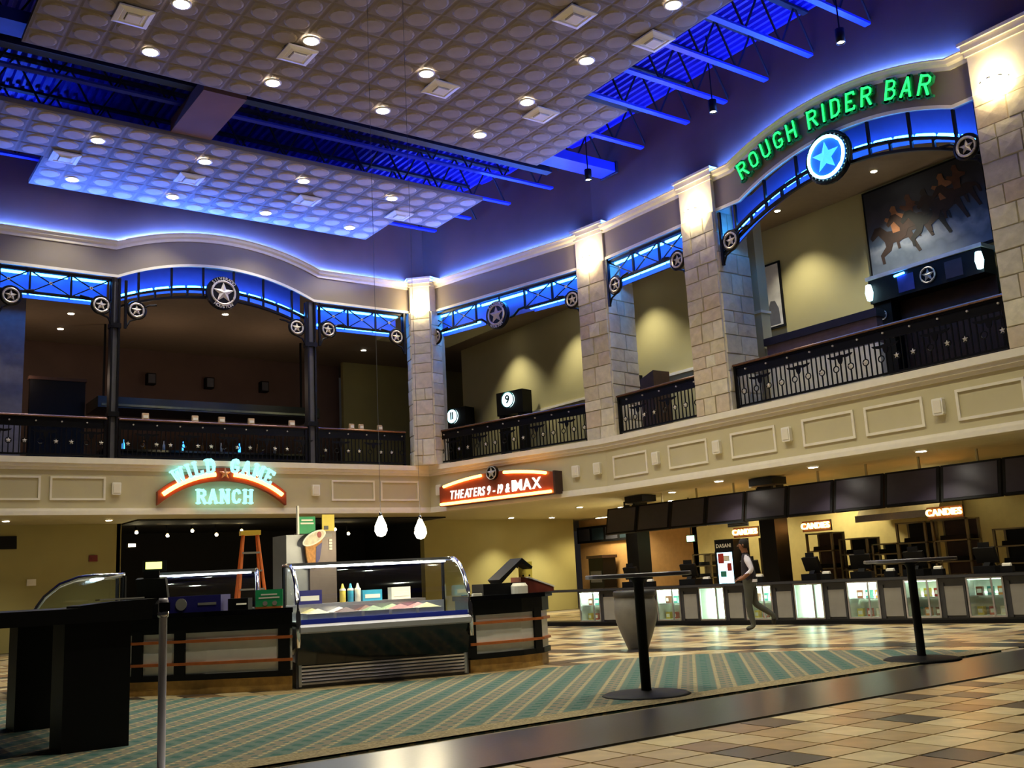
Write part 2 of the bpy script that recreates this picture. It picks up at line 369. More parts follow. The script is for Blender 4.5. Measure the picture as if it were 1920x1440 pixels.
# ---- slabs, soffits
def plan(name, P, z0, z1, m, label): return struct(name, MB().prism(P, 'z', z0, z1), m, label)
n1 = Vector((.9716, .2365, 0))*.3
OUT = [(-6, 25.767), (CORNER[0]+.12, 25.767), (KINK[0]+.31, KINK[1]+.04), (KINK[0]+.3, 4)]
SOFF = mat('soffit_paint', '#c2b78a', .75, var=.03)
plan('ceiling_soffit', OUT + [(30, 4), (30, 38), (-6, 38)], ZS+.02, ZS+.1, SOFF, 'beige ceiling under the balcony')
UPF = mat('upper_carpet', '#3a2d28', .95, var=.2, scale=8)
plan('floor_upper', OUT + [(30, 4), (30, 38), (-6, 38)], ZB-.16, ZB-.02, UPF, 'dark floor of the upper level')
UC = mat('upper_ceiling_paint', '#8f7c66', .85, var=.04)
plan('ceiling_upper', OUT + [(30, 4), (30, 38), (-6, 38)], ZI, ZI+.1, UC, 'dim ceiling of the upper level')
# ---- upper headers with arches, cornices, cove ledges
def arch(u0, u1, base, rise, n=24):
    c = (u0+u1)/2; h = (u1-u0)/2; R = (h*h+rise*rise)/(2*rise); out = []
    for i in range(n+1):
        x = u0 + (u1-u0)*i/n; out.append((x, base + math.sqrt(R*R-(x-c)**2) - (R-rise)))
    return out
def sweep(path, prof):
    """profile (d,z) swept along an (u,z) polyline, offsets added in z"""
    mb = MB(); k = len(prof); vs = []
    for u, z in path: vs += [(u, d, z+dz) for d, dz in prof]
    fs = []
    for i in range(len(path)-1):
        for j in range(k): fs.append((i*k+j, i*k+(j+1) % k, (i+1)*k+(j+1) % k, (i+1)*k+j))
    fs += [tuple(range(k))[::-1], tuple(range((len(path)-1)*k, len(path)*k))]
    return mb.add(vs, fs)
CROWN = [(.0, -.2), (-.03, -.2), (-.04, -.13), (-.1, -.09), (-.12, -.03), (-.16, -.02), (-.16, .0), (0, 0)]
def header(name, fr, u0, u1, label, top=None, bot=None, n=''):
    T_ = [(u0, ZC)] + (top or []) + [(u1, ZC)]; B_ = [(u0, ZH)] + (bot or []) + [(u1, ZH)]
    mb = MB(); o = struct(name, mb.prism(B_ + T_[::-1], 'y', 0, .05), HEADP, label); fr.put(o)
    c = sweep(T_, CROWN).build('crown_moulding', TRIM, o)
    s = sweep(B_, [(-.02, 0), (-.02, .07), (0, .07), (0, 0)]).build('lower_bead', TRIM, o)
    tube = MB().tube([(u, .09, z+.05) for u, z in T_], .014, 6)
    t = tube.build('cove_neon_tube', E_CV); fr.put(t)
    tag(t, 'blue neon tube hidden behind the %s cornice' % n, 'neon light', 'cove neon tubes')
    return o
AL_T, AL_B = arch(6.2, 11.72, ZC, .56), arch(6.25, 11.58, ZH, .6)
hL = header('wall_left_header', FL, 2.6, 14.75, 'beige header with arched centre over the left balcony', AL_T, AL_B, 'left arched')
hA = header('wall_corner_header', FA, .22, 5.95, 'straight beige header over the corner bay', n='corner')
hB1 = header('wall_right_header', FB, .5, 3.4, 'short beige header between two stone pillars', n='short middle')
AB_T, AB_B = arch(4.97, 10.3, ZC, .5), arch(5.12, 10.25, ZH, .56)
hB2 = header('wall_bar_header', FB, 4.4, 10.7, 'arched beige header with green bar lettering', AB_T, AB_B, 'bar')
struct('ceiling_ledge', MB().prism([(-6, 25.52), (CORNER[0]+.04, 25.52), (KINK[0]+.05, KINK[1]), (KINK[0]+.05, 4), (KINK[0]+.4, 4), (KINK[0]+.4, KINK[1]+.1), (CORNER[0]+.4, 25.9), (-6, 25.9)], 'z', 9.86, 9.94), PLUM, 'ledge behind the cornice')
# upper walls of the hall
struct('wall_upper_left', MB().box(-8, 15.5, 25.595, 25.9, 9.95, 13.2), PLUM, 'dark wall above the left cornice')
o = struct('wall_upper_corner', MB().box(-.1, LA+.1, .128, .4, 9.95, 13.2), PLUM, 'dark wall above the corner cornice'); FA.put(o)
o = struct('wall_upper_right', MB().box(-.1, 16, .128, .4, 9.95, 13.2), PLUM, 'dark wall above the right cornice'); FB.put(o)
# ---- roof deck, joists, ducts
mb = MB(); x = -6.0; pts = []
while x < 17.4:
    pts += [(x, 12.75), (x+.07, 12.75), (x+.1, 12.66), (x+.17, 12.66)]; x += .2
vs = []; fs = []
for i, (px, pz) in enumerate(pts): vs += [(px, 2, pz), (px, 26, pz)]
for i in range(len(pts)-1): fs.append((2*i, 2*i+1, 2*i+3, 2*i+2))
o = tag(mb.add(vs, fs).build('ceiling_deck', DECKB), 'blue corrugated metal roof deck', kind='structure')
JY = [6.9, 8.1, 9.3, 10.5, 11.9, 13.1, 14.3, 15.5, 17.1, 18.7, 20.3, 21.8, 23.3, 24.7]
def wall_x(y): return KINK[0]+.12 if y < KINK[1]-.1 else CORNER[0]+.12+(25.467-y)*(KINK[0]-CORNER[0])/(25.467-KINK[1])
for i, y in enumerate(JY):
    x1 = wall_x(y)-(.09 if y < 19 else .25); x0 = -4
    t = thing('bar_joist', 'blue open-web roof joist, %s row from the left wall' % ORD[len(JY)-1-i], 'joist', (x1, y, 11.6), 0, 'roof joists')
    MB().box(x0-x1, 0, -.07, .07, 0, .05).build('bottom_chord', JOISTB, t)  # underside lit by neon put into the chord colour, rest stays navy
    MB().box(x0-x1, 0, -.07, .07, .98, 1.04).build('top_chord', DARKB, t)
    mb = MB(); x = x0-x1; k = 0
    while x < -.5:
        mb.bar((x, 0, .03), (x+.55, 0, 1.03), .035, .035); mb.bar((x+.55, 0, 1.03), (x+1.1, 0, .03), .035, .035); x += 1.1
    mb.build('web_bars', DARKB, t)
t = thing('air_duct', 'wide blue duct beneath the roof joists', 'duct', (12.95, 18.35, 11.35)); MB().box(-17, 3.7, -.28, .28, 0, .24).build('duct_body', JOISTB, t); MB().box(3.7, 3.76, -.32, .32, -.03, .27).build('end_flange', DARKB, t)
t = thing('roof_girder', 'dark girder running between the two ceiling panels', 'girder', (-4, 19.35, 11.53)); MB().box(0, 19.5, -.12, .12, 0, .06).build('flange', DARKB, t); MB().box(0, 19.5, -.03, .03, .06, .5).build('web', DARKB, t)
t = thing('cross_duct', 'dark duct crossing the gap between the ceiling panels', 'duct', (6.6, 19.75, 11.2)); MB().box(-.45, .45, -1.1, 1.1, 0, .3).build('duct_body', PLUM, t)
# ---- suspended ceiling panels with pressed tiles
ZT = 11.16
mb = MB(); g = .012; S = .608
mb.add([(g,g,0),(S-g,g,0),(S-g,S-g,0),(g,S-g,0),(.05,.05,-.012),(S-.05,.05,-.012),(S-.05,S-.05,-.012),(.05,S-.05,-.012)], [(3,2,1,0)[::-1],(0,4,5,1),(1,5,6,2),(2,6,7,3),(3,7,4,0),(7,6,5,4)][1:], 0)
n = 14; vs = []
for r, z in ((.235, -.0125), (.2, -.032), (.05, -.036)): vs += [(S/2+r*math.cos(2*PI*i/n), S/2+r*math.sin(2*PI*i/n), z) for i in range(n)]
fs = [];
for k in (0, 1): fs += [(k*n+i, k*n+(i+1) % n, (k+1)*n+(i+1) % n, (k+1)*n+i)[::-1] for i in range(n)]
fs.append(tuple(range(2*n, 3*n))[::-1])
mb.add(vs, fs, 1); TILE_ME = mb.mesh('ceiling_tile', [TILEC, TILED]); TILE_ME2 = mb.mesh('ceiling_tile', [mat('tile_field_grey', '#7b726c', .8, var=.05), mat('tile_round_relief', '#b9a898', .8, var=.05)])
def cloud(name, rects, label, tme):
    t = thing(name, label, 'ceiling panel', (rects[0][0], rects[0][2], ZT))
    ox, oy = rects[0][0], rects[0][2]; cnt = 0; rest = MB()
    for x0, x1, y0, y1 in rects:
        MB().box(x0-ox, x1-ox, y0-oy, y1-oy, .0, .1).build('backing_board', TILEC, t)
        nx, ny = max(1, round((x1-x0)/S)), max(1, round((y1-y0)/S))
        for i in range(nx):
            for j in range(ny):
                x, y = x0+(x1-x0)*i/nx, y0+(y1-y0)*j/ny
                if seen((x+.3, y+.3, ZT), 30) and cnt < 300:
                    c = obj('ceiling_tile', tme, t, (x-ox, y-oy, -.001)); c.scale = ((x1-x0)/nx/S, (y1-y0)/ny/S, 1); cnt += 1
    return t
cloud('suspended_ceiling', [(2.75, 13.1, 5.9, 15.05), (2.75, 14.36, 15.05, 18.4)], 'large suspended ceiling panel of pressed square tiles nearest the camera', TILE_ME)
cloud('suspended_ceiling', [(.4, 14.45, 20.95, 23.35), (4.05, 13.1, 23.35, 25.15)], 'smaller suspended ceiling panel with round relief tiles, blue-lit edge', TILE_ME2)
def downlight(x, y, z, label, watts, r=.13, grp='recessed ceiling lights', angle=110, cat='ceiling light'):
    t = thing('recessed_light', label, cat, (x, y, z), 0, grp)
    MB().lathe([(r*.95, .0), (r*.95, -.025), (r*1.3, -.02), (r*1.3, 0)], 20).build('trim_ring', VENTW, t, True)
    MB().disc((0, 0, -.03), r*.95, 18, 'z', .012).build('lamp_lens', E_WARM, t)
    if watts: spot(t, (0, 0, -.06), watts, angle, .7)
    return t
LX = (4.79, 7.17, 9.63, 12.1)
for j, y in enumerate((15.72, 17.55)):
    for i, x in enumerate(LX): downlight(x, y, ZT-.034, 'glowing downlight in the large ceiling panel, %s row, %s from left' % (('back', 'front')[j], ORD[i]), W_CLOUD)
downlight(12.1, 13.72, ZT-.034, 'glowing downlight alone near the middle of the large panel', W_CLOUD); downlight(12.2, 11.4, ZT-.034, 'glowing downlight at the top edge of the picture', W_CLOUD)
for k, (x, y) in enumerate(((4.79, 9.6), (8.4, 8.6), (12.1, 8.0), (4.79, 6.6))): downlight(x, y, ZT-.034, '%s unseen downlight added above the camera' % ORD[k], W_CLOUD*2)  # out-of-view downlights, added and strengthened to brighten the foreground
for j, y in enumerate((21.85, 24.32)):
    for i, x in enumerate(LX): downlight(x+.08, y, ZT-.034, 'glowing downlight in the smaller ceiling panel, %s row, %s from left' % (('front', 'back')[j], ORD[i]), W_CLOUD*.55)
VN = [(4.2, 16.5), (7.15, 16.3), (10.2, 16.12), (10.9, 12.6), (12.75, 12.5), (12.72, 16.05), (4.45, 23.1), (7.25, 23.0), (10.3, 23.0), (12.95, 22.85)]
VL = ['large panel, leftmost', 'large panel, second from left', 'large panel, third from left', 'large panel, near the top edge', 'large panel, at the right rim', 'large panel, beside the front right light',
      'smaller panel, leftmost', 'smaller panel, second from left', 'smaller panel, third from left', 'smaller panel, rightmost']
vm = MB(); vr = [(.3, 0), (.3, -.03), (.22, -.05), (.2, -.03), (.15, -.05), (.13, -.035)]
def sq(h, z): return [(-h,-h,z),(h,-h,z),(h,h,z),(-h,h,z)]
vs = [p for h, z in vr for p in sq(h, z)]; fs = []
for k in range(len(vr)-1): fs += [(4*k+i, 4*k+(i+1) % 4, 4*k+4+(i+1) % 4, 4*k+4+i) for i in range(4)]
vm.add(vs, fs); VENT_ME = vm.mesh('diffuser_frame', VENTW); VC_ME = MB().box(-.12, .12, -.12, .12, -.075, -.03).mesh('centre_plate', VENTW)
for (x, y), l in zip(VN, VL):
    t = thing('air_vent', 'white square air diffuser in the ' + l, 'vent', (x, y, ZT-.034), 0, 'square ceiling vents'); obj('diffuser_frame', VENT_ME, t); obj('centre_plate', VC_ME, t)
# hanging cylinder spots
for i, (y, l) in enumerate(((17.94, 'by the orange stained wall'), (13.7, 'above the bar arch end'), (10.4, 'above the bar lettering'))):
    t = thing('hanging_spotlight', 'black hanging cylinder spotlight ' + l, 'spotlight', (15.6, y, 10.85), 0, 'hanging spotlights')
    MB().lathe([(.0, .3), (.09, .28), (.09, 0), (.075, 0), (.075, .06)], 16).build('housing', BLACK, t, True)
    MB().tube([(0, 0, .28), (0, 0, 1.8)], .015, 6).build('stem', BLACK, t); MB().disc((0, 0, .03), .075, 14, 'z', .01).build('lamp_lens', E_WARM, t)
    spot(t, (0, 0, -.03), 90, 70, .6)
# ================================================================== STONE PILLARS AND SCONCES
def stone_face(t, p0, p1, z0, z1, nrm):
    """courses of separate rough stones on a vertical face from p0 to p1 (plan points, local)"""
    p0, p1, nrm = Vector((*p0, 0)), Vector((*p1, 0)), Vector((*nrm, 0)).normalized(); Lf = (p1-p0).length; tx = (p1-p0)/Lf; z = z0
    while z < z1-.05:
        h = min(random.uniform(.26, .5), z1-z)
        if z1-z-h < .12: h = z1-z
        n = max(1, round(Lf/random.uniform(.32, .6))); cuts = [0] + sorted(min(.92, max(.08, (k+1+random.uniform(-.25, .25))/n)) for k in range(n-1)) + [1]
        for a, b in zip(cuts, cuts[1:]):
            A, B = p0+tx*(Lf*a+.004), p0+tx*(Lf*b-.004); d = random.uniform(.02, .04); j = lambda: random.uniform(-.008, .008)
            c = (A+B)/2; v = []
            for q, zz in ((A, z+.004), (B, z+.004), (B, z+h-.004), (A, z+h-.004)):
                v.append(q + Vector((0, 0, zz)) + tx*j()*.4 + Vector((0, 0, j()*.4)))
            ctr = sum(v, Vector())/4; fr = [ctr+(q-ctr)*.95 + nrm*(d+j()) for q in v]
            mb = MB().add(v + fr + [ctr + nrm*(d+.012)], [(0,1,5,4),(1,2,6,5),(2,3,7,6),(3,0,4,7),(4,5,8),(5,6,8),(6,7,8),(7,4,8)])
            mb.build('stone', random.choice(STONES), t)
        z += h
def sconce(loc, rz, label, watts=W_SCONCE):
    t = thing('wall_sconce', label, 'wall lamp', loc, rz, 'glowing sconces on the pillars')
    MB().lathe([(.06, -.26), (.14, -.2), (.22, -.08), (.25, .06), (.235, .06), (.2, -.07), (.1, -.19)], 18, (0, 0, 0), 0, 'z', PI, 2*PI).build('glass_bowl', E_BULB, t, True)
    MB().box(-.05, .05, -.03, .0, -.24, .02).build('wall_bracket', BLACK, t)
    MB().tube([(-.25, -.01, .05), (-.18, -.18, .05), (0, -.255, .05), (.18, -.18, .05), (.25, -.01, .05)], .012, 6).build('rim', BLACK, t)
    point(t, (0, -.2, .28), watts, (1, .8, .42), .12); point(t, (0, -.42, -.12), watts*.45, (1, .8, .42), .12)
def pillar(fr_loc, rz, poly, label, slabel, faces=None, swid=None):
    """poly: plan polygon local; first edge is the front (towards -y)"""
    t = thing('stone_pillar', label, 'pillar', fr_loc, rz, 'stone pillars')
    MB().prism(poly, 'z', 0, 4.62).build('core', MORTAR, t)
    n = len(poly)
    for i in (faces or range(n)):
        a, b = poly[i], poly[(i+1) % n]; nr = (b[1]-a[1], -(b[0]-a[0])); stone_face(t, a, b, 0, 4.6, nr)
    cx = sum(p[0] for p in poly)/n; cyy = sum(p[1] for p in poly)/n
    def sc(k): return [(cx+(p[0]-cx)*k, cyy+(p[1]-cyy)*k) for p in poly]
    MB().prism(sc(1.0), 'z', 4.62, 5.5).build('plaster_block', TRIM, t)
    c = MB().prism(sc(1.06), 'z', 5.38, 5.48); c.prism(sc(1.13), 'z', 5.48, 5.6); c.prism(sc(1.2), 'z', 5.6, 5.66); c.build('cap_moulding', TRIM, t)
    return t
def rectp(w, d0, d1): return [(-w/2, d0), (w/2, d0), (w/2, d1), (-w/2, d1)]
pillar(FB.P(3.9, 0, ZB), FB.a, rectp(1.02, -.1, .95), 'pale stone pillar left of the green bar sign', '', (0, 1))
sconce(FB.P(3.9, -.12, 9.28), FB.a, 'glowing bowl sconce on the pillar left of the bar sign')
pillar(FB.P(11.25, 0, ZB), FB.a, rectp(1.1, -.1, .95), 'stone pillar at the right edge of the picture', '', (0, 1))
sconce(FB.P(11.15, -.12, 9.22), FB.a, 'large glowing sconce at the right edge', W_SCONCE*.7)
ak = (FA.a+FB.a)/2
pillar(Vector((KINK[0], KINK[1], ZB)), ak, rectp(.98, -.1, .95), 'pale stone pillar at the bend of the balcony', '', (0, 1))
sconce(Vector((KINK[0], KINK[1], 9.28)) + Vector((math.sin(ak), -math.cos(ak), 0))*.12, ak, 'glowing sconce on the pillar at the bend')
ac = math.atan2(-cy*0-sy, cy)   # faces the camera side
pillar(Vector((14.93, 25.2, ZB)), -.78, [(-.3, -.12), (.3, -.12), (.52, .28), (.52, .75), (-.52, .75), (-.52, .28)], 'pale stone pillar in the corner of the hall', '', (0, 1, 5))
sconce(Vector((14.93, 25.2, 9.3)) + Vector((math.sin(-.78), -math.cos(-.78), 0))*.14, -.78, 'glowing sconce on the corner pillar')
# ================================================================== TRUSSES, NEON, MEDALLIONS
NEONBACK = mat('truss_backing_neon_tint', '#56549c', .6, var=.05)  # blue neon glow put into the colour of the added board
def neon_run(parent, segs, d, r=.036):
    for pts in segs: MB().tube([(u, d, z) for u, z in pts], r, 6).build('neon_tube', E_BLUE, parent)
def bracket(parent, x, z, side, r=.2, post=None):
    """star disc in a curved corner bracket; side +1: post on the right"""
    MB().ring((x, -.1, z), r*.86, .026, 20, 6).build('bracket_ring', STARM, parent)
    MB().star((x, -.09, z), r*.72, .035).build('bracket_star', STARM, parent)
    MB().ring((x, -.08, z), r*1.12, .035, 20, 5).build('bracket_rim', IRON, parent)
    MB().disc((x, -.075, z), r*.95, 20, 'y', .012).build('bracket_plate', IRON, parent)
    mb = MB(); e = x + side*.27
    mb.bar((e, -.08, z-.5), (e, -.08, z+.75), .06, .06)
    mb.tube([(e, -.08, z-.5), (e-side*.1, -.08, z-.3), (e-side*.3, -.08, z-.22)], .025, 5)
    mb.tube([(x-side*.2, -.08, z+.1), (x-side*.3, -.08, z+.16), (x-side*.5, -.08, z+.19)], .025, 5)
    mb.build('bracket_brace', IRON, parent)
def truss(fr, u0, u1, npan, label, brk, zb=8.55, zt=9.1, neon=True):
    t = thing('iron_truss', label, 'truss', fr.P(u0, .06, 0), fr.a, 'iron trusses under the headers'); L = u1-u0
    for z, nm in ((zb, 'bottom_chord'), (zt, 'top_chord')): MB().box(0, L, -.035, .035, z-.03, z+.03).build(nm, IRON, t)
    for i in range(npan+1): MB().box(L*i/npan-.022, L*i/npan+.022, -.03, .03, zb, zt).build('upright', IRON, t)
    for i in range(npan):
        a, b = L*i/npan, L*(i+1)/npan; mb = MB()
        mb.bar((a, 0, zb), (b, 0, zt), .03, .02); mb.bar((a, 0, zt), (b, 0, zb), .03, .02); mb.build('cross_brace', IRON, t)
        MB().ring(((a+b)/2, -.02, (zb+zt)/2), .03, .014, 10, 5).build('brace_boss', STARM, t)
    MB().box(0, L, .4, .44, zb-.04, ZH+.05).build('backing_panel', NEONBACK, t)
    if neon:
        neon_run(t, [[(L*i/npan+.05, zt-.02), (L*(i+1)/npan-.05, zt-.02)] for i in range(npan)], .2)
        neon_run(t, [[(L*i/npan+.03, zb+.03), (L*(i+1)/npan-.03, zb+.03)] for i in range(npan)], .2)
    for x, s in brk: bracket(t, x-u0, 8.4, s)
    return t
truss(FL, 3.3, 6.1, 3, 'blue-lit iron truss at the far left over the balcony', [(3.82, -1), (5.86, 1)])
truss(FL, 11.76, 14.45, 3, 'blue-lit iron truss between post and corner pillar', [(12.0, -1), (14.2, 1)])
truss(FB, .55, 3.38, 3, 'blue-lit iron truss between two stone pillars', [(.86, -1), (3.1, 1)])
ta = truss(FA, .22, 2.1, 2, 'blue-lit iron truss left of the corner bay medallion', [(.5, -1)]); tb = truss(FA, 3.95, 5.92, 2, 'blue-lit iron truss right of the corner bay medallion', [(5.66, 1)])
def medallion(fr, u, z, r, label, lit=False, top='SILVERADO', bottom='HOUSTON'):
    t = thing('star_medallion', label, 'medallion', fr.P(u, -.02, z), fr.a, 'round star medallions')
    mb = MB().disc((0, -.1, 0), r, 32, 'y', .12); mb.build('disc', IRON, t)
    if lit:
        MB().disc((0, -.13, 0), r*.9, 32, 'y', .03).build('lit_face', emit('medallion_face', (.01, .12, .6), .7), t)
        MB().ring((0, -.15, 0), r*.84, .035, 28, 6).build('neon_ring', emit('medallion_ring', (.3, .9, 1), 5), t)
        MB().star((0, -.15, 0), r*.66, .05).build('star', emit('medallion_star', (.08, .6, .75), 1.0), t)
        b = MB().disc((0, 0, 0), .014, 6, 'y', .02).mesh('rim_bulb', STARM)
        for i in range(30): a = 2*PI*i/30; obj('rim_bulb', b, t, (r*.95*math.cos(a), -.12, r*.95*math.sin(a)))
        MB().ring((0, -.05, 0), r*1.03, .05, 28, 6).build('rim', IRON, t)
        return t
    MB().ring((0, -.11, 0), r*.7, .03, 28, 6).build('pale_ring', STARM, t)
    MB().star((0, -.11, 0), r*.66, .06).build('star', STARM, t)
    for txt, a0, sgn in ((top, PI/2, -1), (bottom, -PI/2, 1)):
        n = len(txt)
        for i, chh in enumerate(txt):
            a = a0 + sgn*(i-(n-1)/2)*.2
            o = obj('letter', text_mesh(chh, r*.26, .012, STARM), t, (r*.86*math.cos(a), -.12, r*.86*math.sin(a)))
            o.rotation_euler = (0, -(a-PI/2) if sgn < 0 else -(a+PI/2), 0)
    return t
medallion(FL, 8.93, 9.07, .45, 'dark round medallion with pale star under the left arch')
medallion(FA, 3.03, 8.53, .4, 'dark star medallion hanging in the corner bay')
medallion(FB, 7.59, 9.24, .5, 'cyan-lit star medallion under the bar lettering', True)
t = thing('medallion_hanger', 'curved iron arms holding the corner bay medallion', 'bracket', FA.P(3.03, .04, 8.5), FA.a)
for s in (-1, 1): MB().tube([(s*.93, 0, .08), (s*.7, 0, .06), (s*.5, 0, -.08), (s*.38, 0, -.1)], .035, 6).build('arm', IRON, t)
MB().box(-.93, .93, -.03, .03, .57, .63).build('top_chord', IRON, t); MB().box(-.02, .02, -.02, .02, .35, .6).build('hanger_rod', IRON, t)
MB().box(-.93, .93, .4, .44, .05, .7).build('backing_panel', NEONBACK, t); neon_run(t, [[(-.85, .55), (.85, .55)]], .2)
def arch_truss(fr, u0, u1, base, rise, hb, label, n, brk):
    t = thing('arched_truss', label, 'truss', fr.P(u0, .06, 0), fr.a, 'iron trusses under the headers'); L = u1-u0
    A = arch(0, L, base, rise, 40); Bc = [(u, z+.22) for u, z in A]
    for pts, nm in ((A, 'bottom_chord'), (Bc, 'top_chord')):
        sweep(pts, [(-.035, -.03), (.035, -.03), (.035, .03), (-.035, .03)]).build(nm, IRON, t)
    def at(P, u):
        for p, q in zip(P, P[1:]):
            if p[0] <= u <= q[0]: return p[1]+(q[1]-p[1])*(u-p[0])/(q[0]-p[0])
        return P[0][1] if u < P[0][0] else P[-1][1]
    H = [(u-u0, z) for u, z in hb]
    for i in range(1, n):
        u = L*i/n; z1 = at(H, u) if i % 2 else at(Bc, u)
        MB().box(u-.025, u+.025, -.03, .03, at(A, u), z1).build('upright', IRON, t)
    for i in range(n):
        a, b = L*i/n, L*(i+1)/n; k = 4
        MB().tube([(a+.04+(b-a-.08)*j/k, .12, at(Bc, a+.04+(b-a-.08)*j/k)+.07) for j in range(k+1)], .05, 6).build('neon_tube', E_BLUE, t)
    pl = [(u, at(Bc, u)) for u in [L*i/30 for i in range(31)]] + [(u, at(H, u)+.25) for u in [L*i/30 for i in range(30, -1, -1)]]
    MB().prism(pl, 'y', .4, .44).build('backing_panel', NEONBACK, t)
    for x, s in brk: bracket(t, x-u0, 8.36, s)
arch_truss(FL, 6.36, 11.36, 8.45, .5, [(5.8, ZH)]+AL_B+[(12, ZH)], 'arched blue-lit iron truss with the left star medallion', 12, [(6.72, -1), (11.05, 1)])
arch_truss(FB, 4.48, 10.66, 8.15, .87, [(4.3, ZH)]+AB_B+[(10.9, ZH)], 'wide arched blue-lit iron truss under the bar sign', 14, [(4.78, -1), (10.42, 1)])
# steel posts
for u, w_, l in ((6.22, .22, 'grey steel post left of the arched truss'), (11.5, .26, 'grey steel post right of the arched truss')):
    t = thing('steel_post', l, 'post', FL.P(u, .1, ZB), 0, 'steel posts on the balcony'); mb = MB()
    MB().box(-w_/2, -w_/2+.05, -.12, .12, 0, 4.6).build('flange', IRON, t); MB().box(w_/2-.05, w_/2, -.12, .12, 0, 4.6).build('flange', IRON, t)
    MB().box(-w_/2+.05, w_/2-.05, -.05, .05, 0, 4.6).build('web', GRAPH, t)
    for z in (1.05, 3.3): MB().box(-w_/2-.02, w_/2+.02, -.14, .14, z, z+.12).build('collar', IRON, t)
# ================================================================== RAILINGS
BAL = MB().box(-.011, .011, -.011, .011, .1, .74).mesh('baluster', IRON)
BALS = MB().box(-.011, .011, -.011, .011, .1, .33).mesh('baluster', IRON); BALT = MB().box(-.011, .011, -.011, .011, .45, .74).mesh('baluster', IRON)
RINGM = MB().ring((0, 0, .39), .062, .013, 12, 5).mesh('ring', IRON)
STARD = MB().star((0, -.02, .39), .062, .02).mesh('star', STARM)
STUD = MB().disc((0, -.045, .87), .02, 8, 'y', .03).mesh('stud', STARM)
def longhorn_mesh():
    P = [(-.3,.66),(-.26,.62),(-.14,.59),(-.06,.6),(-.05,.53),(-.02,.48),(.02,.48),(.05,.53),(.06,.6),(.14,.59),(.26,.62),(.3,.66),(.24,.66),(.12,.645),(.05,.66),(-.05,.66),(-.12,.645),(-.24,.66)]
    return MB().prism(P, 'y', -.012, .012).mesh('longhorn_plate', IRON)
LONGH = longhorn_mesh()
def railing(fr, u0, u1, label):
    t = thing('iron_railing', label, 'railing', fr.P(u0, .05, ZB), fr.a, 'wrought iron balcony railings'); L = u1-u0
    MB().prism([(-.06, .97), (.06, .97), (.07, .995), (.05, 1.02), (-.05, 1.02), (-.07, .995)], 'x', 0, L).build('handrail', RAILTOP, t)
    MB().box(0, L, -.02, .02, .93, .97).build('rail_cap', IRON, t)
    for z in (.74, .06): MB().box(0, L, -.02, .02, z, z+.045).build('rail_bar', IRON, t)
    MB().box(0, L, .0, .015, .785, .93).build('upper_band', IRON, t)
    for x in (.03, L-.03): MB().box(x-.03, x+.03, -.03, .03, 0, .97).build('end_post', IRON, t)
    n = max(3, round(L/.115)); 
    for i in range(1, n):
        x = L*i/n
        if i % 3 == 2:
            obj('baluster', BALS, t, (x, 0, 0)); obj('baluster', BALT, t, (x, 0, 0)); obj('ring', RINGM, t, (x, 0, 0))
            if (i//3) % 3 != 1: obj('star', STARD, t, (x, 0, 0))
        else: obj('baluster', BAL, t, (x, 0, 0))
        if i % 9 == 6: obj('longhorn_plate', LONGH, t, (x, 0, 0))
        if i % 5 == 3: obj('stud', STUD, t, (x, 0, 0))
railing(FL, 3.0, 6.08, 'black iron star railing at the far left of the balcony'); railing(FL, 6.36, 11.34, 'black iron star railing under the arched truss'); railing(FL, 11.66, 14.42, 'black iron star railing left of the corner pillar')
railing(FA, .28, 5.85, 'black iron star railing above the orange theaters sign'); railing(FB, .56, 3.36, 'short black iron railing between two stone pillars'); railing(FB, 4.46, 10.66, 'long black iron railing below the bar sign')
CARDM = mat('card_tan', '#b99a78', .6, var=.1)
for i, u in enumerate((7.0, 8.25, 8.95, 9.75, 10.9)):
    t = thing('table_tent', 'small tan card box on the handrail, %s from left' % ORD[i], 'card', FL.P(u, .05, ZB+1.02), 0, 'tan boxes on the left handrail'); MB().prism([(-.05, 0), (.05, 0), (.03, .16), (-.03, .16)], 'x', -.08, .08).build('folded_card', CARDM, t); MB().box(-.06, .06, -.058, -.05, .03, .1).build('printed_label', PANELW, t)
for i, u in enumerate((12.7, 13.0, 13.6)):
    t = thing('table_tent', 'small tan card box on the short handrail by the corner, %s from left' % ORD[i], 'card', FL.P(u, .05, ZB+1.02), 0, 'tan boxes on the left handrail'); MB().prism([(-.05, 0), (.05, 0), (.03, .15), (-.03, .15)], 'x', -.07, .07).build('folded_card', CARDM, t); MB().box(-.05, .05, -.058, -.05, .03, .1).build('printed_label', PANELW, t)
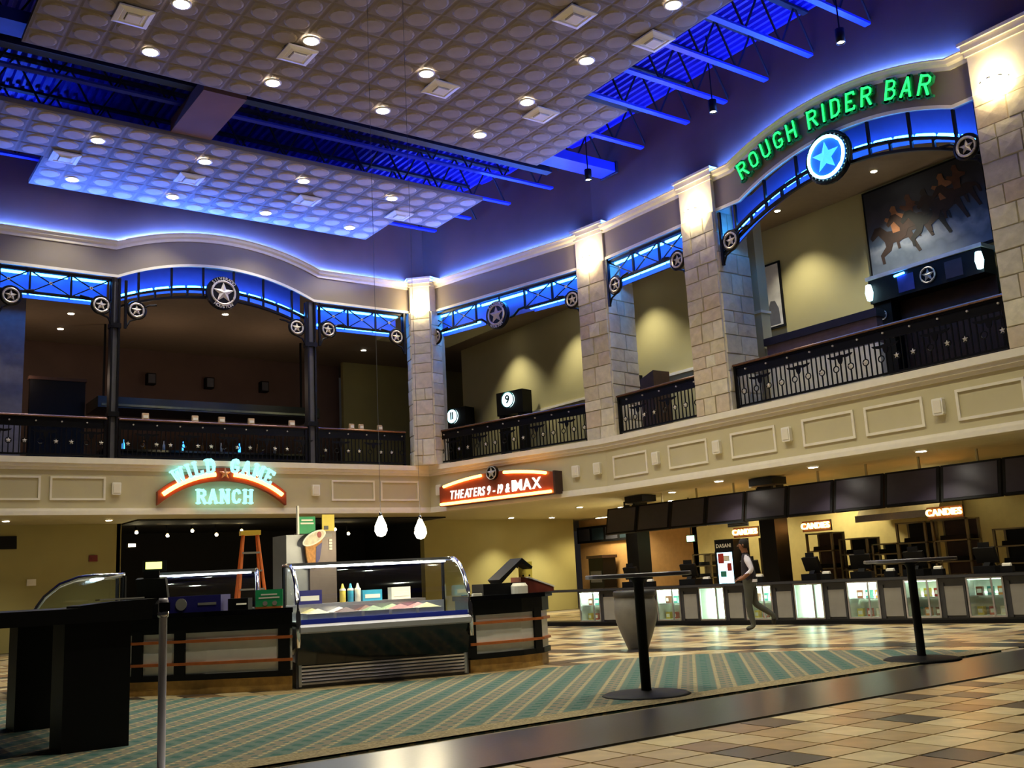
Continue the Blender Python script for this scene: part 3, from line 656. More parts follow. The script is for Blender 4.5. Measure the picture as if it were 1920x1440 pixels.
# ================================================================== SIGNS
# ROUGH RIDER BAR
t = thing('bar_sign', 'green neon slab-serif lettering of the upstairs bar', 'sign', FB.P(7.63, -.02, 9.2), FB.a)
CHAN = mat('green_channel_letter', '#1c8a5e', .4, var=.1)
def arc_text(t, txt, R, zc, h, span0, space, neon=True, body=CHAN, wx=.78, track=.06):
    ws = [0.4*h if c == ' ' else (GW.get(c, .74)*wx+track)*h for c in txt]; tot = sum(ws); s = -tot/2 + span0
    for c, w_ in zip(txt, ws):
        m = s + w_/2; s += w_
        if c == ' ': continue
        a = m/R; x, z = R*math.sin(a), zc + R*math.cos(a)
        g = glyph(c, h, .2 if neon else .21, .07, wx); gw = GW.get(c, .74)*wx*h/2
        M = Matrix.Translation((x, 0, z)) @ Matrix.Rotation(a, 4, 'Y') @ Matrix.Translation((-gw, -.06, 0))
        me = g.mesh('letter', body); me.transform(M); o = obj('letter', me, t)
        if neon:
            nb = MB()
            for pl in GL[c][0]: nb.tube([(p[0]*h*wx, -.06, p[1]*h*.86+.07*h) for p in pl], .026*h/.5, 6)
            ne = nb.mesh('neon_stroke', E_NEONG); ne.transform(M); obj('neon_stroke', ne, o)
Rr = 6.3
arc_text(t, 'ROUGH RIDER BAR', Rr, .76-Rr, .45, 0, 0, wx=.88, track=.12)
# WILD GAME RANCH
t = thing('ranch_sign', 'arched orange neon sign with teal ranch letters', 'sign', FL.P(8.96, 0, 3.3), FL.a)
LETB = mat('white_letter', '#dff4f2', .4, var=.02)
A0 = arch(-1.68, 1.68, .12, .62, 28); A1 = [(x, z+.34) for x, z in A0]
SIGNB = mat('rust_sign_face', '#8c3a1c', .5, var=.08)
MB().prism(A0 + A1[::-1], 'y', -.16, -.01).build('arched_board', SIGNB, t)
for s in (-1, 1):
    P_ = [p for p in A0 if (p[0]*s > .14 and abs(p[0]) < 1.6)]
    MB().tube([(x, -.19, z+.17) for x, z in P_], .055, 8).build('neon_tube', E_OR, t)
MB().star((0, -.2, .93), .16, .05).build('star', mat('copper_star', '#c98a5e', .35, .5), t)
def letters_arc(txt, R, zc, h, body, track=.05, gap=None, wx=.9):
    ws = [(gap or .3)*h if c == ' ' else (GW.get(c, .74)*wx+track)*h for c in txt]; s = -sum(ws)/2
    for c, w_ in zip(txt, ws):
        m = s+w_/2; s += w_
        if c == ' ': continue
        a = m/R; g = glyph(c, h, .17, .08, wx); gw = GW.get(c, .74)*wx*h/2
        M = Matrix.Translation((R*math.sin(a), -.14, zc+R*math.cos(a))) @ Matrix.Rotation(a, 4, 'Y') @ Matrix.Translation((-gw, -.06, 0))
        me = g.mesh('letter', body); me.transform(M); obj('letter', me, t)
letters_arc('WILD GAME', 2.45, .96-2.45, .36, E_LETT, .12, .85, .95)
letters_arc('RANCH', 40, .16-40, .36, E_LETT, .14, None, .95)
# THEATERS 9 - 19 & IMAX
t = thing('theaters_sign', 'orange lit box sign pointing to the theaters', 'sign', FA.P(2.78, 0, 3.32), FA.a)
top = arch(-2.1, 2.1, .55, .22, 20)
MB().prism([(-2.1, 0), (2.1, 0)] + top[::-1], 'y', -.3, -.02).build('sign_box', SIGNB, t)
MB().box(2.1, 2.16, -.32, 0, -.02, .58).build('end_plate', BROWN, t)
for s in (-1, 1): MB().tube([(x, -.34, z-.05) for x, z in top if x*s > .3 and abs(x) < 2.05], .04, 8).build('neon_tube', E_OR, t)
MB().tube([(-2.03, -.34, .05), (2.03, -.34, .05)], .04, 8).build('neon_tube', E_OR, t)
LETW = emit('letter_face_white', (1, .95, .9), 1.3)
text_parts(t, 'THEATERS 9 - 19 &', .34, .012, LETW, -.52, -.32, .27, .25, .05, fit=2.25); text_parts(t, 'IMAX', .42, .014, LETW, 1.2, -.32, .3, fit=1.05)
m_ = MB().disc((0, -.38, .74), .2, 20, 'y', .1); m_.build('star_disc', IRON, t); MB().star((0, -.385, .74), .17, .03).build('star', STARM, t); MB().ring((0, -.385, .74), .175, .014, 20, 5).build('star_ring', STARM, t)
# ================================================================== UPSTAIRS INTERIOR
struct('wall_upper_lounge', MB().box(20.5, 20.7, 4, 31.7, ZB-.05, ZI+.02), mat('lounge_paint', '#b3a878', .8, var=.04, scale=1), 'olive lounge wall behind the right balcony')
struct('wall_upper_return', MB().box(20.7, 24, 31.5, 31.7, ZB-.05, ZI+.02), OLIVE, 'return wall of the upper corridor')
struct('wall_upper_far', MB().box(17.2, 24, 35.2, 35.4, ZB-.05, ZI+.02), OLIVE, 'far wall of the upper corridor')
struct('wall_upper_back', MB().box(-6, 17.4, 36, 36.2, ZB-.05, ZI+.02), MAROON, 'dim maroon back wall of the upper left lounge')
struct('trim_1', MB().box(20.44, 20.5, 17.2, 31.5, 6.72, 6.8), TRIM, 'pale chair rail on the lounge wall')
struct('ceiling_bulkhead', MB().prism([(15.7, 26.0), (18.5, 25.9), (18.5, 29.5), (15.7, 29.5)], 'z', 9.35, ZI+.01), SOFF, 'dropped ceiling box behind the corner pillar')
for i, y in enumerate((28.0, 24.6, 21.1, 18.2, 15.4, 12.6)):
    downlight(19.55, y, ZI-.001, 'small wall washer in the upper lounge ceiling, %s from the corner' % ORD[i], W_UPPER, .07, 'upper lounge wall washers', 95)
for i, (x, y) in enumerate(((6.5, 32.0), (6.6, 34.0), (10.7, 30.2), (10.8, 28.4), (14.6, 30.6), (17.0, 33.0))):
    downlight(x, y, ZI-.001, 'dim small ceiling light in the upper left lounge, %s from left' % ORD[i], 9, .09, 'upper left lounge lights', 120)
# dark bar furniture of the left lounge
DKGREEN = mat('dark_bar_green', '#1d2320', .3, var=.2)
t = thing('lounge_bar', 'dark bar counter deep in the upper left lounge', 'bar', (7.6, 32, ZB)); MB().box(0, 7.2, 0, .7, 0, 1.1).build('bar_front', BLACKW, t); MB().box(-.1, 7.3, -.1, .8, 1.1, 1.17).build('bar_top', BLACKG, t)
t = thing('bar_canopy', 'dark canopy with pale underside over the left lounge bar', 'canopy', (7.4, 32.2, ZB+2.5)); MB().box(0, 7.4, 0, 1.6, 0, .35).build('canopy_box', DKGREEN, t); MB().box(.1, 7.3, -.04, 0, .05, .12).build('light_strip', mat('dull_strip', '#7d8a72', .4), t)
for k in (0, 1): MB().box(.3+k*6.7, .36+k*6.7, .7, .76, .35, 2.84).build('hanger', BLACK, t)
t = thing('lounge_partition', 'dark partition at the left end of the upper lounge', 'partition', (5.6, 33, ZB)); MB().box(0, 1.6, 0, .2, 0, 3.4).build('panel', BLACKW, t); MB().box(-.04, 1.64, -.03, .23, 3.4, 3.5).build('cap', BROWN, t)
t = thing('lounge_column', 'grey plaster column at the left edge upstairs', 'column', (2.6, 26.6, ZB)); MB().box(0, 1.75, 0, .9, 0, 5.32).build('shaft', mat('slate_plaster', '#6b6570', .8), t); MB().box(-.04, 1.79, -.04, .94, 0, .15).build('plinth', BLACKW, t)
BOTG = [emit('bottle_glow_blue', (.05, .35, 1), 2.5), mat('amber_bottle', '#8a5a20', .2), mat('clear_bottle', '#c8d0d0', .15)]
for k in range(9):
    t = thing('liquor_bottle', 'small bottle on the left lounge bar, %s from left' % ORD[k], 'bottle', (8.2+k*.62, 32.25, ZB+1.17), 0, 'bottles on the lounge bar')
    MB().lathe([(0, 0), (.045, 0), (.045, .2), (.018, .26), (.018, .34), (0, .34)], 10).build('glass_body', BOTG[k % 3], t, True); MB().disc((0, 0, .34), .02, 8, 'z', .03).build('cap', BLACK, t)
for k, x in enumerate((10.0, 12.1, 14.2)):
    t = thing('wall_speaker_upper', 'small dark speaker on the maroon wall, %s from left' % ORD[k], 'speaker', (x, 35.9, ZB+4.05), 0, 'speakers on the maroon wall'); MB().box(-.15, .15, -.2, .1, 0, .4).build('cabinet', BLACK, t); MB().box(-.12, .12, -.22, -.2, .04, .36).build('grille', GRAPH, t)
for k, (x, y) in enumerate(((5.2, 31.2), (9.2, 30.4), (13.0, 30.2))): point(None, (x, y+1.5, 8.0), 24, (1, .72, .52), .2).name = 'lounge_fill_light'  # bare fill points without fixtures, added to brighten the lounge
# theater number signs
for k, (y, txt, l) in enumerate(((31.2, '11', 'glowing round number eleven sign on a dark kiosk'), (27.6, '9', 'glowing round number nine sign on a dark kiosk'))):
    t = thing('number_sign', l, 'sign', (19.7, y, ZB), FB.a + .25, 'theater number signs')
    MB().box(-.55, .62, .0, .5, 2.15, 2.95).build('dark_box', BLACKW, t); MB().box(-.5, -.3, .05, .4, 0, 2.15).build('left_leg', BLACKW, t); MB().box(.35, .55, .05, .4, 0, 2.15).build('right_leg', BLACKW, t)
    MB().disc((0, -.06, 2.65), .27, 24, 'y', .06).build('lit_disc', E_SIGN, t); text_parts(t, txt, .4, .01, BLACK, .02, -.075, 2.65, name='digit')
    MB().ring((0, -.06, 2.65), .27, .02, 24, 6).build('disc_rim', mat('teal_rim', '#1f8a8a', .3), t)
# lounge furniture on the right
t = thing('booth_partition', 'purple-brown booth back with dark navy cap behind the long railing', 'partition', (17.9, 14.8, ZB), -PI/2); MB().box(0, 2.9, 0, .2, 1.0, 1.55).build('back_panel', mat('plum_panel', '#6a5560', .7), t); MB().box(0, 2.9, -.02, .2, 0, 1.0).build('cream_wainscot', TRIM, t); MB().box(-.04, 2.94, -.05, .25, 1.55, 1.72).build('cap', mat('navy_cap', '#232036', .5), t)
t = thing('upper_column', 'plaster column behind the pillar left of the bar sign', 'column', (18.0, 14.95, ZB)); MB().box(0, .3, 0, .9, 0, 5.32).build('shaft', PAINT, t); MB().box(-.03, .33, -.03, .93, 2.4, 2.46).build('string_course', TRIM, t)
t = thing('booth_bench', 'dark booth seat between the two stone pillars upstairs', 'bench', (18.6, 20.6, ZB), -PI/2); MB().prism([(0, 0), (1.3, 0), (1.3, 1.95), (.0, 1.55)], 'y', 0, .6).build('seat_back', BROWN, t); MB().box(.1, .45, .1, .4, 1.75, 2.0).build('monitor', BLACK, t)
t = thing('portrait_frame', 'tall narrow framed black and white picture upstairs', 'picture', (20.45, 16.95, 7.2), -PI/2); MB().box(0, .75, -.04, .0, 0, 1.75).build('frame', BLACK, t)
MB().box(.06, .69, -.05, -.04, .06, 1.69).build('print', mat('photo_grey', '#cfcac6', .5, var=.25, scale=2), t)
MB().prism([(.2, .1), (.62, .1), (.6, .5), (.5, .72), (.36, .74), (.24, .5)], 'y', -.056, -.05).build('dark_figure', GRAPH, t)
# painting of riders (generic), painted shapes on a canvas
t = thing('rider_painting', 'huge dark painting of riders on galloping horses', 'painting', (20.45, 13.55, 7.7), -PI/2)
PW, PH = 3.05, 2.12
MB().box(0, PW, -.06, 0, 0, PH).build('frame', BLACK, t)
def canvas_mat():
    m = bpy.data.materials.new('painted_sky'); m.use_nodes = True; nt = m.node_tree; b = nt.nodes['Principled BSDF']; tc = nt.nodes.new('ShaderNodeTexCoord'); s = nt.nodes.new('ShaderNodeSeparateXYZ'); nt.links.new(tc.outputs['Generated'], s.inputs[0])
    n = nt.nodes.new('ShaderNodeTexNoise'); n.inputs['Scale'].default_value = 3; nt.links.new(tc.outputs['Object'], n.inputs['Vector'])
    a = nt.nodes.new('ShaderNodeMath'); a.operation = 'MULTIPLY_ADD'; nt.links.new(n.outputs['Fac'], a.inputs[0]); a.inputs[1].default_value = .35; nt.links.new(s.outputs['Z'], a.inputs[2])
    r = nt.nodes.new('ShaderNodeValToRGB'); nt.links.new(a.outputs[0], r.inputs[0]); e = r.color_ramp.elements; e[0].position = .1; e[0].color = lin('#6d7788'); e[1].position = 1.0; e[1].color = lin('#23252f')
    for p_, c in ((.3, '#55606f'), (.45, '#7d8492'), (.55, '#3f4f66'), (.8, '#3a3742')): x = r.color_ramp.elements.new(p_); x.color = lin(c)
    nt.links.new(r.outputs[0], b.inputs['Base Color']); b.inputs['Roughness'].default_value = .6; return m
cv = MB().box(.05, PW-.05, -.07, -.06, .05, PH-.05).build('canvas', canvas_mat(), t)
HORSE = [(-.5,.3),(-.62,.18),(-.66,.0),(-.6,.02),(-.52,.2),(-.42,.2),(-.5,-.05),(-.62,-.3),(-.54,-.32),(-.4,-.08),(-.3,.08),(.12,.06),(.2,-.1),(.42,-.2),(.4,-.36),(.48,-.36),(.52,-.14),(.34,.02),(.36,.14),(.52,.34),(.7,.24),(.76,.32),(.6,.52),(.44,.52),(.26,.36),(0,.32),(-.25,.36)]
RIDER = [(-.1,.28),(.1,.28),(.14,.5),(.3,.62),(.26,.68),(.1,.62),(.08,.74),(.12,.82),(.06,.9),(-.04,.88),(-.06,.78),(-.1,.7),(-.28,.62),(-.26,.56),(-.1,.54)]
HM = [mat('paint_bay', '#2a1a14', .7, var=.3, scale=5), mat('paint_chestnut', '#2e1a12', .7, var=.3, scale=5), mat('paint_black', '#12100f', .7, var=.3)]
RM = [mat('paint_skin', '#8a5a3a', .7, var=.2), mat('paint_buckskin', '#573322', .7, var=.2), mat('paint_dark_coat', '#2a221f', .7)]
for k, (x, z, s) in enumerate(((.8, .62, 1.15), (1.2, .85, 1.05), (1.6, .8, 1.1), (2.05, 1.0, 1.1), (2.4, 1.15, 1.0))):
    y0 = -.072-.003*k
    MB().prism([(x-a*s*.8, z+b*s*.9) for a, b in HORSE], 'y', y0-.003, y0).build('painted_horse', HM[k % 3], cv); MB().prism([(x-a*s*.8, z+b*s*.9) for a, b in RIDER], 'y', y0-.0045, y0-.0015).build('painted_rider', RM[k % 3], cv)
# bar canopy below the painting
t = thing('bar_canopy_unit', 'dark bar canopy with star and glowing ends under the painting', 'canopy', (20.35, 13.3, 6.2), -PI/2)
MB().box(0, 2.75, -.5, 0, .75, 1.3).build('canopy_box', BLACKW, t); MB().box(-.04, 2.79, -.55, 0, 1.3, 1.38).build('top_moulding', STARM, t); MB().box(0, .45, -.4, 0, -1.66, .75).build('side_pier', BLACKW, t); MB().box(.45, 2.75, -.05, 0, -1.6, .75).build('back_panel', BROWN, t)
MB().ring((1.5, -.53, 1.03), .17, .02, 20, 6).build('star_ring', STARM, t); MB().star((1.5, -.52, 1.03), .16, .04).build('star', STARM, t)
MB().ring((.22, -.42, .45), .1, .014, 16, 6).build('small_star_ring', STARM, t); MB().star((.22, -.41, .45), .09, .03).build('small_star', STARM, t)
MB().box(.75, 1.15, -.51, -.5, .82, 1.2).build('blue_pane', mat('blue_pane', '#3b3f9c', .3), t); MB().box(1.9, 2.3, -.51, -.5, .82, 1.2).build('blue_pane', mat('dark_blue_pane', '#24243f', .3), t)
for x in (.05, 2.72): MB().lathe([(0, -.2), (.06, -.18), (.09, 0), (.06, .18), (0, .2)], 12, (x, -.58, 1.0)).build('glow_lamp', E_SIDE, t, True)
MB().tube([(.7, -.53, 1.22), (.95, -.53, 1.24)], .025, 6).build('blue_tube', E_BLUE, t)
# ================================================================== LOWER WALLS
struct('wall_lower_left', MB().box(-6, 7.3, 28.8, 29.0, 0, ZS+.04), OLIVE, 'olive wall under the left balcony')
struct('wall_lower_center', MB().prism([(16.75, 28.6), (23.4, 29.1), (23.4, 29.35), (16.75, 28.85)], 'z', 0, ZS+.04), OLIVE, 'olive wall with light scallops under the corner')
RB = mat('ranch_black', '#0c0b0d', .8, var=.1)
struct('wall_ranch_back', MB().box(7.0, 17, 32.8, 33, 0, ZS+.04), RB, 'black back wall of the ranch shop'); struct('wall_ranch_left', MB().box(7.2, 7.32, 28.8, 33, 0, ZS+.04), OLIVE, 'side wall of the ranch shop'); struct('wall_ranch_right', MB().box(16.75, 16.85, 28.85, 33, 0, ZS+.04), RB, 'right side wall of the ranch shop')
struct('ceiling_ranch', MB().box(7.32, 16.75, 27.2, 32.8, ZS-.02, ZS+.015), RB, 'black ceiling of the ranch shop')
struct('wall_kitchen_back', MB().box(22.6, 22.8, 5, 22.3, 0, ZS+.04), mat('kitchen_cream', '#d8c98c', .7, var=.04), 'cream kitchen wall behind the concession')
struct('wall_far_orange', MB().box(24.4, 24.6, 22.3, 30, 0, ZS+.04), mat('orange_tan_paint', '#c79a62', .75, var=.06), 'orange-tan far wall beyond the concession')
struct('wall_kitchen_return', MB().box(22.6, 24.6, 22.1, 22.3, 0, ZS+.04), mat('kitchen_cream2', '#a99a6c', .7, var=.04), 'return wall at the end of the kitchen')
for i, (x, y) in enumerate(((19.7, 26.9), (21.5, 27.0))): downlight(x, y+.9, ZS+.018, 'square soffit light over the olive scallop wall, %s from left' % ORD[i], W_SOFFIT*3, .09, 'soffit downlights', 100)
for i, (x, y) in enumerate(((19.3, 23.64), (21.0, 23.7), (18.93, 20.9), (21.04, 21.5), (18.75, 19.1))): downlight(x, y, ZS+.018, 'soffit light by the far end of the menu screens, %s' % ORD[i], W_SOFFIT, .09, 'soffit downlights', 110)
for i, (x, y) in enumerate(((17.75, 16.5), (17.7, 13.73), (17.65, 11.13), (17.65, 8.6))): downlight(x, y, ZS+.018, 'soffit light in front of the menu screens, %s from the far end' % ORD[i], W_SOFFIT, .1, 'soffit downlights', 110)
for i, x in enumerate((1.0, 4.2, 6.6)): downlight(x, 27.2, ZS+.018, 'soffit light over the left olive wall, %s from left' % ORD[i], W_SOFFIT*.7, .08, 'soffit downlights', 100)
# track spots in the ranch ceiling
for i, (x, z) in enumerate(((7.75, 2.98), (8.6, 2.88), (9.3, 3.0), (10.0, 2.88), (10.75, 2.98), (13.75, 2.98), (14.2, 2.84))):
    t = thing('track_spotlight', 'small bare track spot in the dark ranch ceiling, %s from left' % ORD[i], 'spotlight', (x, 28.9, z), 0, 'ranch track spots')
    MB().tube([(0, .02, .03), (0, .1, .12), (0, .12, ZS-.02-z)], [.05, .03, .012], 10).build('lamp_can', BLACK, t); MB().lathe([(0, -.045), (.04, -.03), (.045, 0), (.03, .03)], 10).build('bulb', E_BULB, t, True)
    if i % 2: spot(t, (0, -.1, -.02), 14, 90, .7, (1, .9, .7), (.3, 0, 0))
t = thing('wall_clock_box', 'small lit box on the black ranch wall', 'sign', (7.45, 28.7, 2.55)); MB().box(0, .26, 0, .08, 0, .14).build('case', BLACK, t); MB().box(.04, .22, -.01, 0, .03, .11).build('lit_face', E_BULB, t)
for (x, z, c, nm, l) in ((6.6, 2.22, mat('alarm_red', '#7a2420', .4), 'fire_alarm', 'small red fire alarm on the left olive wall'), (5.1, 1.65, WHITEP, 'switch_plate', 'white switch plate low on the left olive wall'), (4.5, 2.6, BLACK, 'dark_wall_box', 'black box on the olive wall at left edge')):
    t = thing(nm, l, 'wall fitting', (x, 28.8, z)); s = .22 if nm == 'dark_wall_box' else .11; MB().prism([(-s, 0), (s, 0), (s*.95, s*1.5), (-s*.95, s*1.5)], 'y', -.06, 0).build('housing', c, t); MB().box(-s*.5, s*.5, -.075, -.06, s*.4, s*1.1).build('face_plate', c, t)
# ================================================================== CONCESSION
FC = Frame((15.35, 19.7), 1.95, -10.3)
PLINTH = mat('black_plinth', '#100f12', .4)
DGREY = mat('counter_dark_grey', '#34343a', .4, var=.1)
t = thing('concession_worktop', 'long black worktop of the concession counter', 'counter', FC.P(-.9, 0, .8), FC.a)
MB().box(0, 13.3, -.06, .75, 0, .06).build('top_slab', BLACKG, t); MB().box(0, 13.3, -.08, -.06, .005, .055).build('front_edge', DGREY, t)
t = thing('concession_plinth', 'black toe plinth under the concession cases', 'plinth', FC.P(-.9, 0, 0), FC.a); MB().box(0, 13.3, .0, .6, 0, .1).build('toe_board', PLINTH, t); MB().box(0, 13.3, -.03, 0, 0, .07).build('kick_strip', BLACK, t)
CASEIN = mat('case_interior', '#dfe6dc', .5, var=.03)
CANDY = [mat('candy_%s' % n, h, .5, var=.1) for n, h in (('yellow', '#e0c43a'), ('brown', '#7a3f24'), ('red', '#b83428'), ('teal', '#3a8f86'), ('cream', '#e8dcb8'), ('orange', '#d8812c'))]
CB = [MB().box(-.055, .055, -.05, .05, 0, .15).mesh('carton', m) for m in CANDY]; CL = MB().box(-.04, .04, -.052, -.05, .04, .11).mesh('carton_label', WHITEP)
lit = {0: 1, 1: 1, 2: 1, 3: 2, 4: 1, 5: 2, 6: 1, 7: .25, 8: .15, 9: .1}
for k in range(10):
    u = .54 + 1.132*k - (1.132 if k > 9 else 0)
    if u > 12: break
    l = lit.get(k, .2); tall = l == 2
    t = thing('display_case', 'lit glass candy case in the concession, %s from the far end' % ORD[k] if l >= 1 else 'dim glass candy case in the concession, %s from the far end' % ORD[k], 'display case', FC.P(u, 0, .1), FC.a, 'glass cases of the concession')
    W = .64; mb = MB().box(0, W, .5, .53, 0, .7); mb.box(0, W, .02, .5, 0, .03); mb.box(0, W, .02, .5, .67, .7); mb.box(0, .015, .035, .5, .03, .67); mb.box(W-.015, W, .035, .5, .03, .67); mb.build('case_body', CASEIN, t)
    for x in (0, .42, W-.03): MB().box(x, x+.03, 0, .035, 0, .7).build('mullion', SILVER, t)
    MB().box(0, W, .0, .03, 0, .03).build('lower_frame', SILVER, t); MB().box(0, W, .0, .03, .67, .7).build('upper_frame', SILVER, t)
    MB().box(.03, .42, .012, .016, .03, .67).build('front_pane', GLASS, t); MB().box(.45, W-.03, .012, .016, .03, .67).build('side_pane', GLASS, t)
    e = emit('case_light_%d' % (l*100), (.8, 1, .78), (26 if l == 1 else 9 if tall else 22*l))
    if tall:
        for x in (.08, .32): MB().box(x, x+.035, .42, .45, .04, .66).build('light_tube', e, t)
    else:
        MB().box(.03, W-.03, .1, .16, .65, .67).build('light_tube', e, t); MB().box(.03, W-.03, .44, .47, .4, .43).build('light_tube', e, t)
        MB().box(.02, W-.02, .08, .48, .36, .375).build('glass_shelf', SILVER, t)
        for q in range(6):
            z = .1 + (.28 if q % 2 else -.07) + .1; z = .1+.375 if q % 2 else .1+.03
            c = obj('candy_carton', CB[(q*7+k*3) % 6]); p = FC.P(u+.12+(q//2)*.19, .28+.04*(q % 2), z); c.location = p; c.rotation_euler = (0, 0, FC.a+random.uniform(-.3, .3))
            tag(c, 'candy carton %s on the %s shelf of the %s concession case' % (('at left', 'in the middle', 'at right')[q//2], ('lower', 'upper')[q % 2], ORD[k]), 'carton', 'candy cartons in the %s case' % ORD[k]); obj('carton_label', CL, c)
    t = thing('counter_cabinet', 'dark recessed front panel of the concession after the %s case' % ORD[k], 'cabinet', FC.P(u+W, 0, .1), FC.a, 'recessed panels of the concession')
    MB().box(.0, .49, .02, .06, 0, .7).build('surround', DGREY, t); mb = MB().box(.1, .44, .0, .02, .04, .56); mb.build('grey_inset', GREYP, t)
    for a in ((.06, .1), (.44, .48)): MB().box(a[0], a[1], -.01, .02, 0, .62).build('stile', DGREY, t)
# registers
def register(loc, rz, label, teal=True):
    t = thing('cash_register', label, 'register', loc, rz, 'registers on the counters')
    MB().box(-.2, .2, -.18, .2, 0, .12).build('drawer', BLACK, t); MB().prism([(-.12, .12), (.12, .12), (.05, .2), (-.05, .2)], 'x', -.06, .06).build('stand', BLACK, t)
    MB().prism([(-.02, .17), (.06, .17), (.16, .44), (.09, .46)], 'x', -.19, .19).build('monitor', BLACKW, t); MB().box(-.1, .1, .1, .13, .45, .54).build('pole_display', BLACK, t)
    MB().box(-.09, .09, .095, .1, .465, .525).build('display_face', E_MINT, t)
    MB().box(-.13, -.02, -.24, -.1, .0, .1).build('receipt_printer', GRAPH, t)
for k, u in enumerate((1.9, 3.5, 5.05, 6.5, 7.5, 8.6, 9.9, 11.3)): register(FC.P(u, .42, .86), FC.a+PI+random.uniform(-.3, .3), 'black register with mint display on the concession, %s from the far end' % ORD[k])
for k, u in enumerate((2.6, 4.1, 5.4, 6.9, 8.2, 9.1, 10.3)):
    t = thing('napkin_box', 'small dispenser with white napkins on the concession, %s from the far end' % ORD[k], 'dispenser', FC.P(u, .12, .86), FC.a, 'napkin dispensers'); MB().box(-.1, .1, -.07, .07, 0, .11).build('box', BLACK, t); MB().prism([(-.05, .11), (.05, .11), (.02, .16), (-.04, .15)], 'x', -.07, .07).build('napkins', WHITEP, t)
# menu screens
for k in range(11):
    u = -2.1+1.265*k
    t = thing('menu_screen', 'dark switched-off menu screen, %s from the far end of the row' % ORD[k], 'screen', FB.P(u, 1.75, 2.95), FB.a, 'menu screens over the concession')
    def til(mb):
        for i, (x, y, z) in enumerate(mb.v):
            a = .2; mb.v[i] = (x, y*math.cos(a)-z*math.sin(a)*-1, z*math.cos(a)+y*math.sin(a)*-1)
        return mb
    til(MB().box(.0, 1.225, .0, .09, -.72, 0)).build('bezel', BLACK, t); til(MB().box(.06, 1.165, -.006, .0, -.67, -.04)).build('panel', SCREEN, t)
    til(MB().box(.45, .75, .09, .3, -.4, -.1)).build('mount', BLACK, t); MB().box(.58, .62, .3, .34, -.2, .28).build('ceiling_rod', SOFF, t)
for k, u in enumerate((-1.2, 3.2)):
    t = thing('ceiling_mount_box', 'black box hanging over the menu screens, %s from the far end' % ORD[k], 'mount', FB.P(u, 1.6, 3.0), FB.a, 'boxes over the menu screens'); MB().box(0, .7, 0, .5, .03, .2).build('box', BLACKW, t); MB().box(-.1, -.02, .1, .3, 0, .2).build('bracket', TRIM, t)
# columns behind
for (x, y, l) in ((19.7, 21.6, 'black square column near the far end of the concession'), (19.7, 16.65, 'black-brown square column behind the walking person')):
    t = thing('concession_column', l, 'column', (x, y, 0), 0, 'dark columns behind the concession'); MB().box(-.24, .24, -.24, .24, 0, 3.2).build('shaft', BLACKW, t); MB().box(-.27, .27, -.27, .27, 0, .2).build('plinth', BROWN, t)
# warmers and racks
STEEL = mat('warm_steel', '#8f8166', .35, .7, var=.1)
def rack(x, y, w_, h, n, label, back=BROWN):
    t = thing('warming_rack', label, 'rack', (x, y, 0), -PI/2, 'warming racks behind the concession')
    for a in (0, w_-.05):
        for b in (0, .45): MB().box(a, a+.05, b, b+.05, 0, h).build('upright', STEEL, t)
    for i in range(n+1): MB().box(0, w_, 0, .5, .6+(h-.63)*i/n, .63+(h-.63)*i/n).build('shelf', STEEL, t)
    MB().box(.05, w_-.05, .46, .48, .6, h).build('back_sheet', back, t)
    for i in range(n): MB().prism([(.1, 0), (.4, 0), (.38, .1), (.12, .1)], 'x', .12, w_-.12).build('tray', BLACK, t).location.z = .63+(h-.63)*i/n
    return t
def led(x, y, z, label, txt):
    t = thing('led_sign', label, 'sign', (x, y, z), -PI/2, 'orange glowing letter signs'); MB().box(-.42, .42, 0, .05, -.06, .2).build('sign_board', BROWN, t)
    text_parts(t, txt, .2, .02, E_LED, 0, -.03, .07)
rack(20.3, 16.2, .78, 1.9, 3, 'tall brown warming rack under the middle orange sign'); rack(20.5, 15.4, .8, 1.72, 3, 'dark oven rack right of the middle orange sign', BLACKW)
rack(20.5, 14.5, .7, 1.55, 4, 'low wire rack in the bright kitchen', BLACKW); rack(20.4, 13.75, .75, 1.98, 3, 'dark warming rack left of the near orange sign', BLACKW); rack(20.3, 12.8, .85, 1.98, 3, 'brown warming rack under the near orange sign')
rack(20.6, 11.6, .8, 1.7, 3, 'dark oven rack near the right edge', BLACKW); rack(20.4, 10.7, .8, 2.0, 3, 'steel rack at the right edge of the kitchen', BLACKW); rack(20.8, 20.6, .7, 1.6, 3, 'steel oven rack left of the drinks cooler', STEEL); rack(20.6, 17.95, .55, 1.9, 3, 'brown warming rack behind the walking person')
led(20.25, 18.05, 2.0, 'orange glowing letters above the walking person', 'CANDIES'); led(20.25, 15.8, 2.0, 'orange glowing letters over the middle rack', 'CANDIES'); led(20.25, 12.4, 2.05, 'orange glowing letters over the near rack', 'CANDIES')
t = thing('drinks_cooler', 'tall black drinks cooler with bright blue-white window', 'cooler', (20.0, 18.95, 0), -PI/2)
MB().box(0, .66, 0, .6, 0, 1.92).build('cabinet', BLACK, t); MB().box(.07, .59, -.012, 0, .7, 1.58).build('lit_window', emit('cooler_window', (.45, .8, 1), 3.2), t); text_parts(t, 'DASANI', .14, .006, WHITEP, .33, -.012, 1.75)
for k, (a, b, c_, d_, m) in enumerate(((.1, .3, 1.3, 1.56, CANDY[2]), (.3, .5, 1.35, 1.5, WHITEP), (.15, .35, .95, 1.1, CANDY[3]), (.4, .55, 1.1, 1.3, CANDY[2]))): MB().box(a, b, -.018, -.012, c_, d_).build('printed_patch', m, t)
for k, (a, b) in enumerate(((0, .06), (.6, .66))): MB().box(a, b, -.02, 0, .65, 1.62).build('door_stile', BLACK, t)
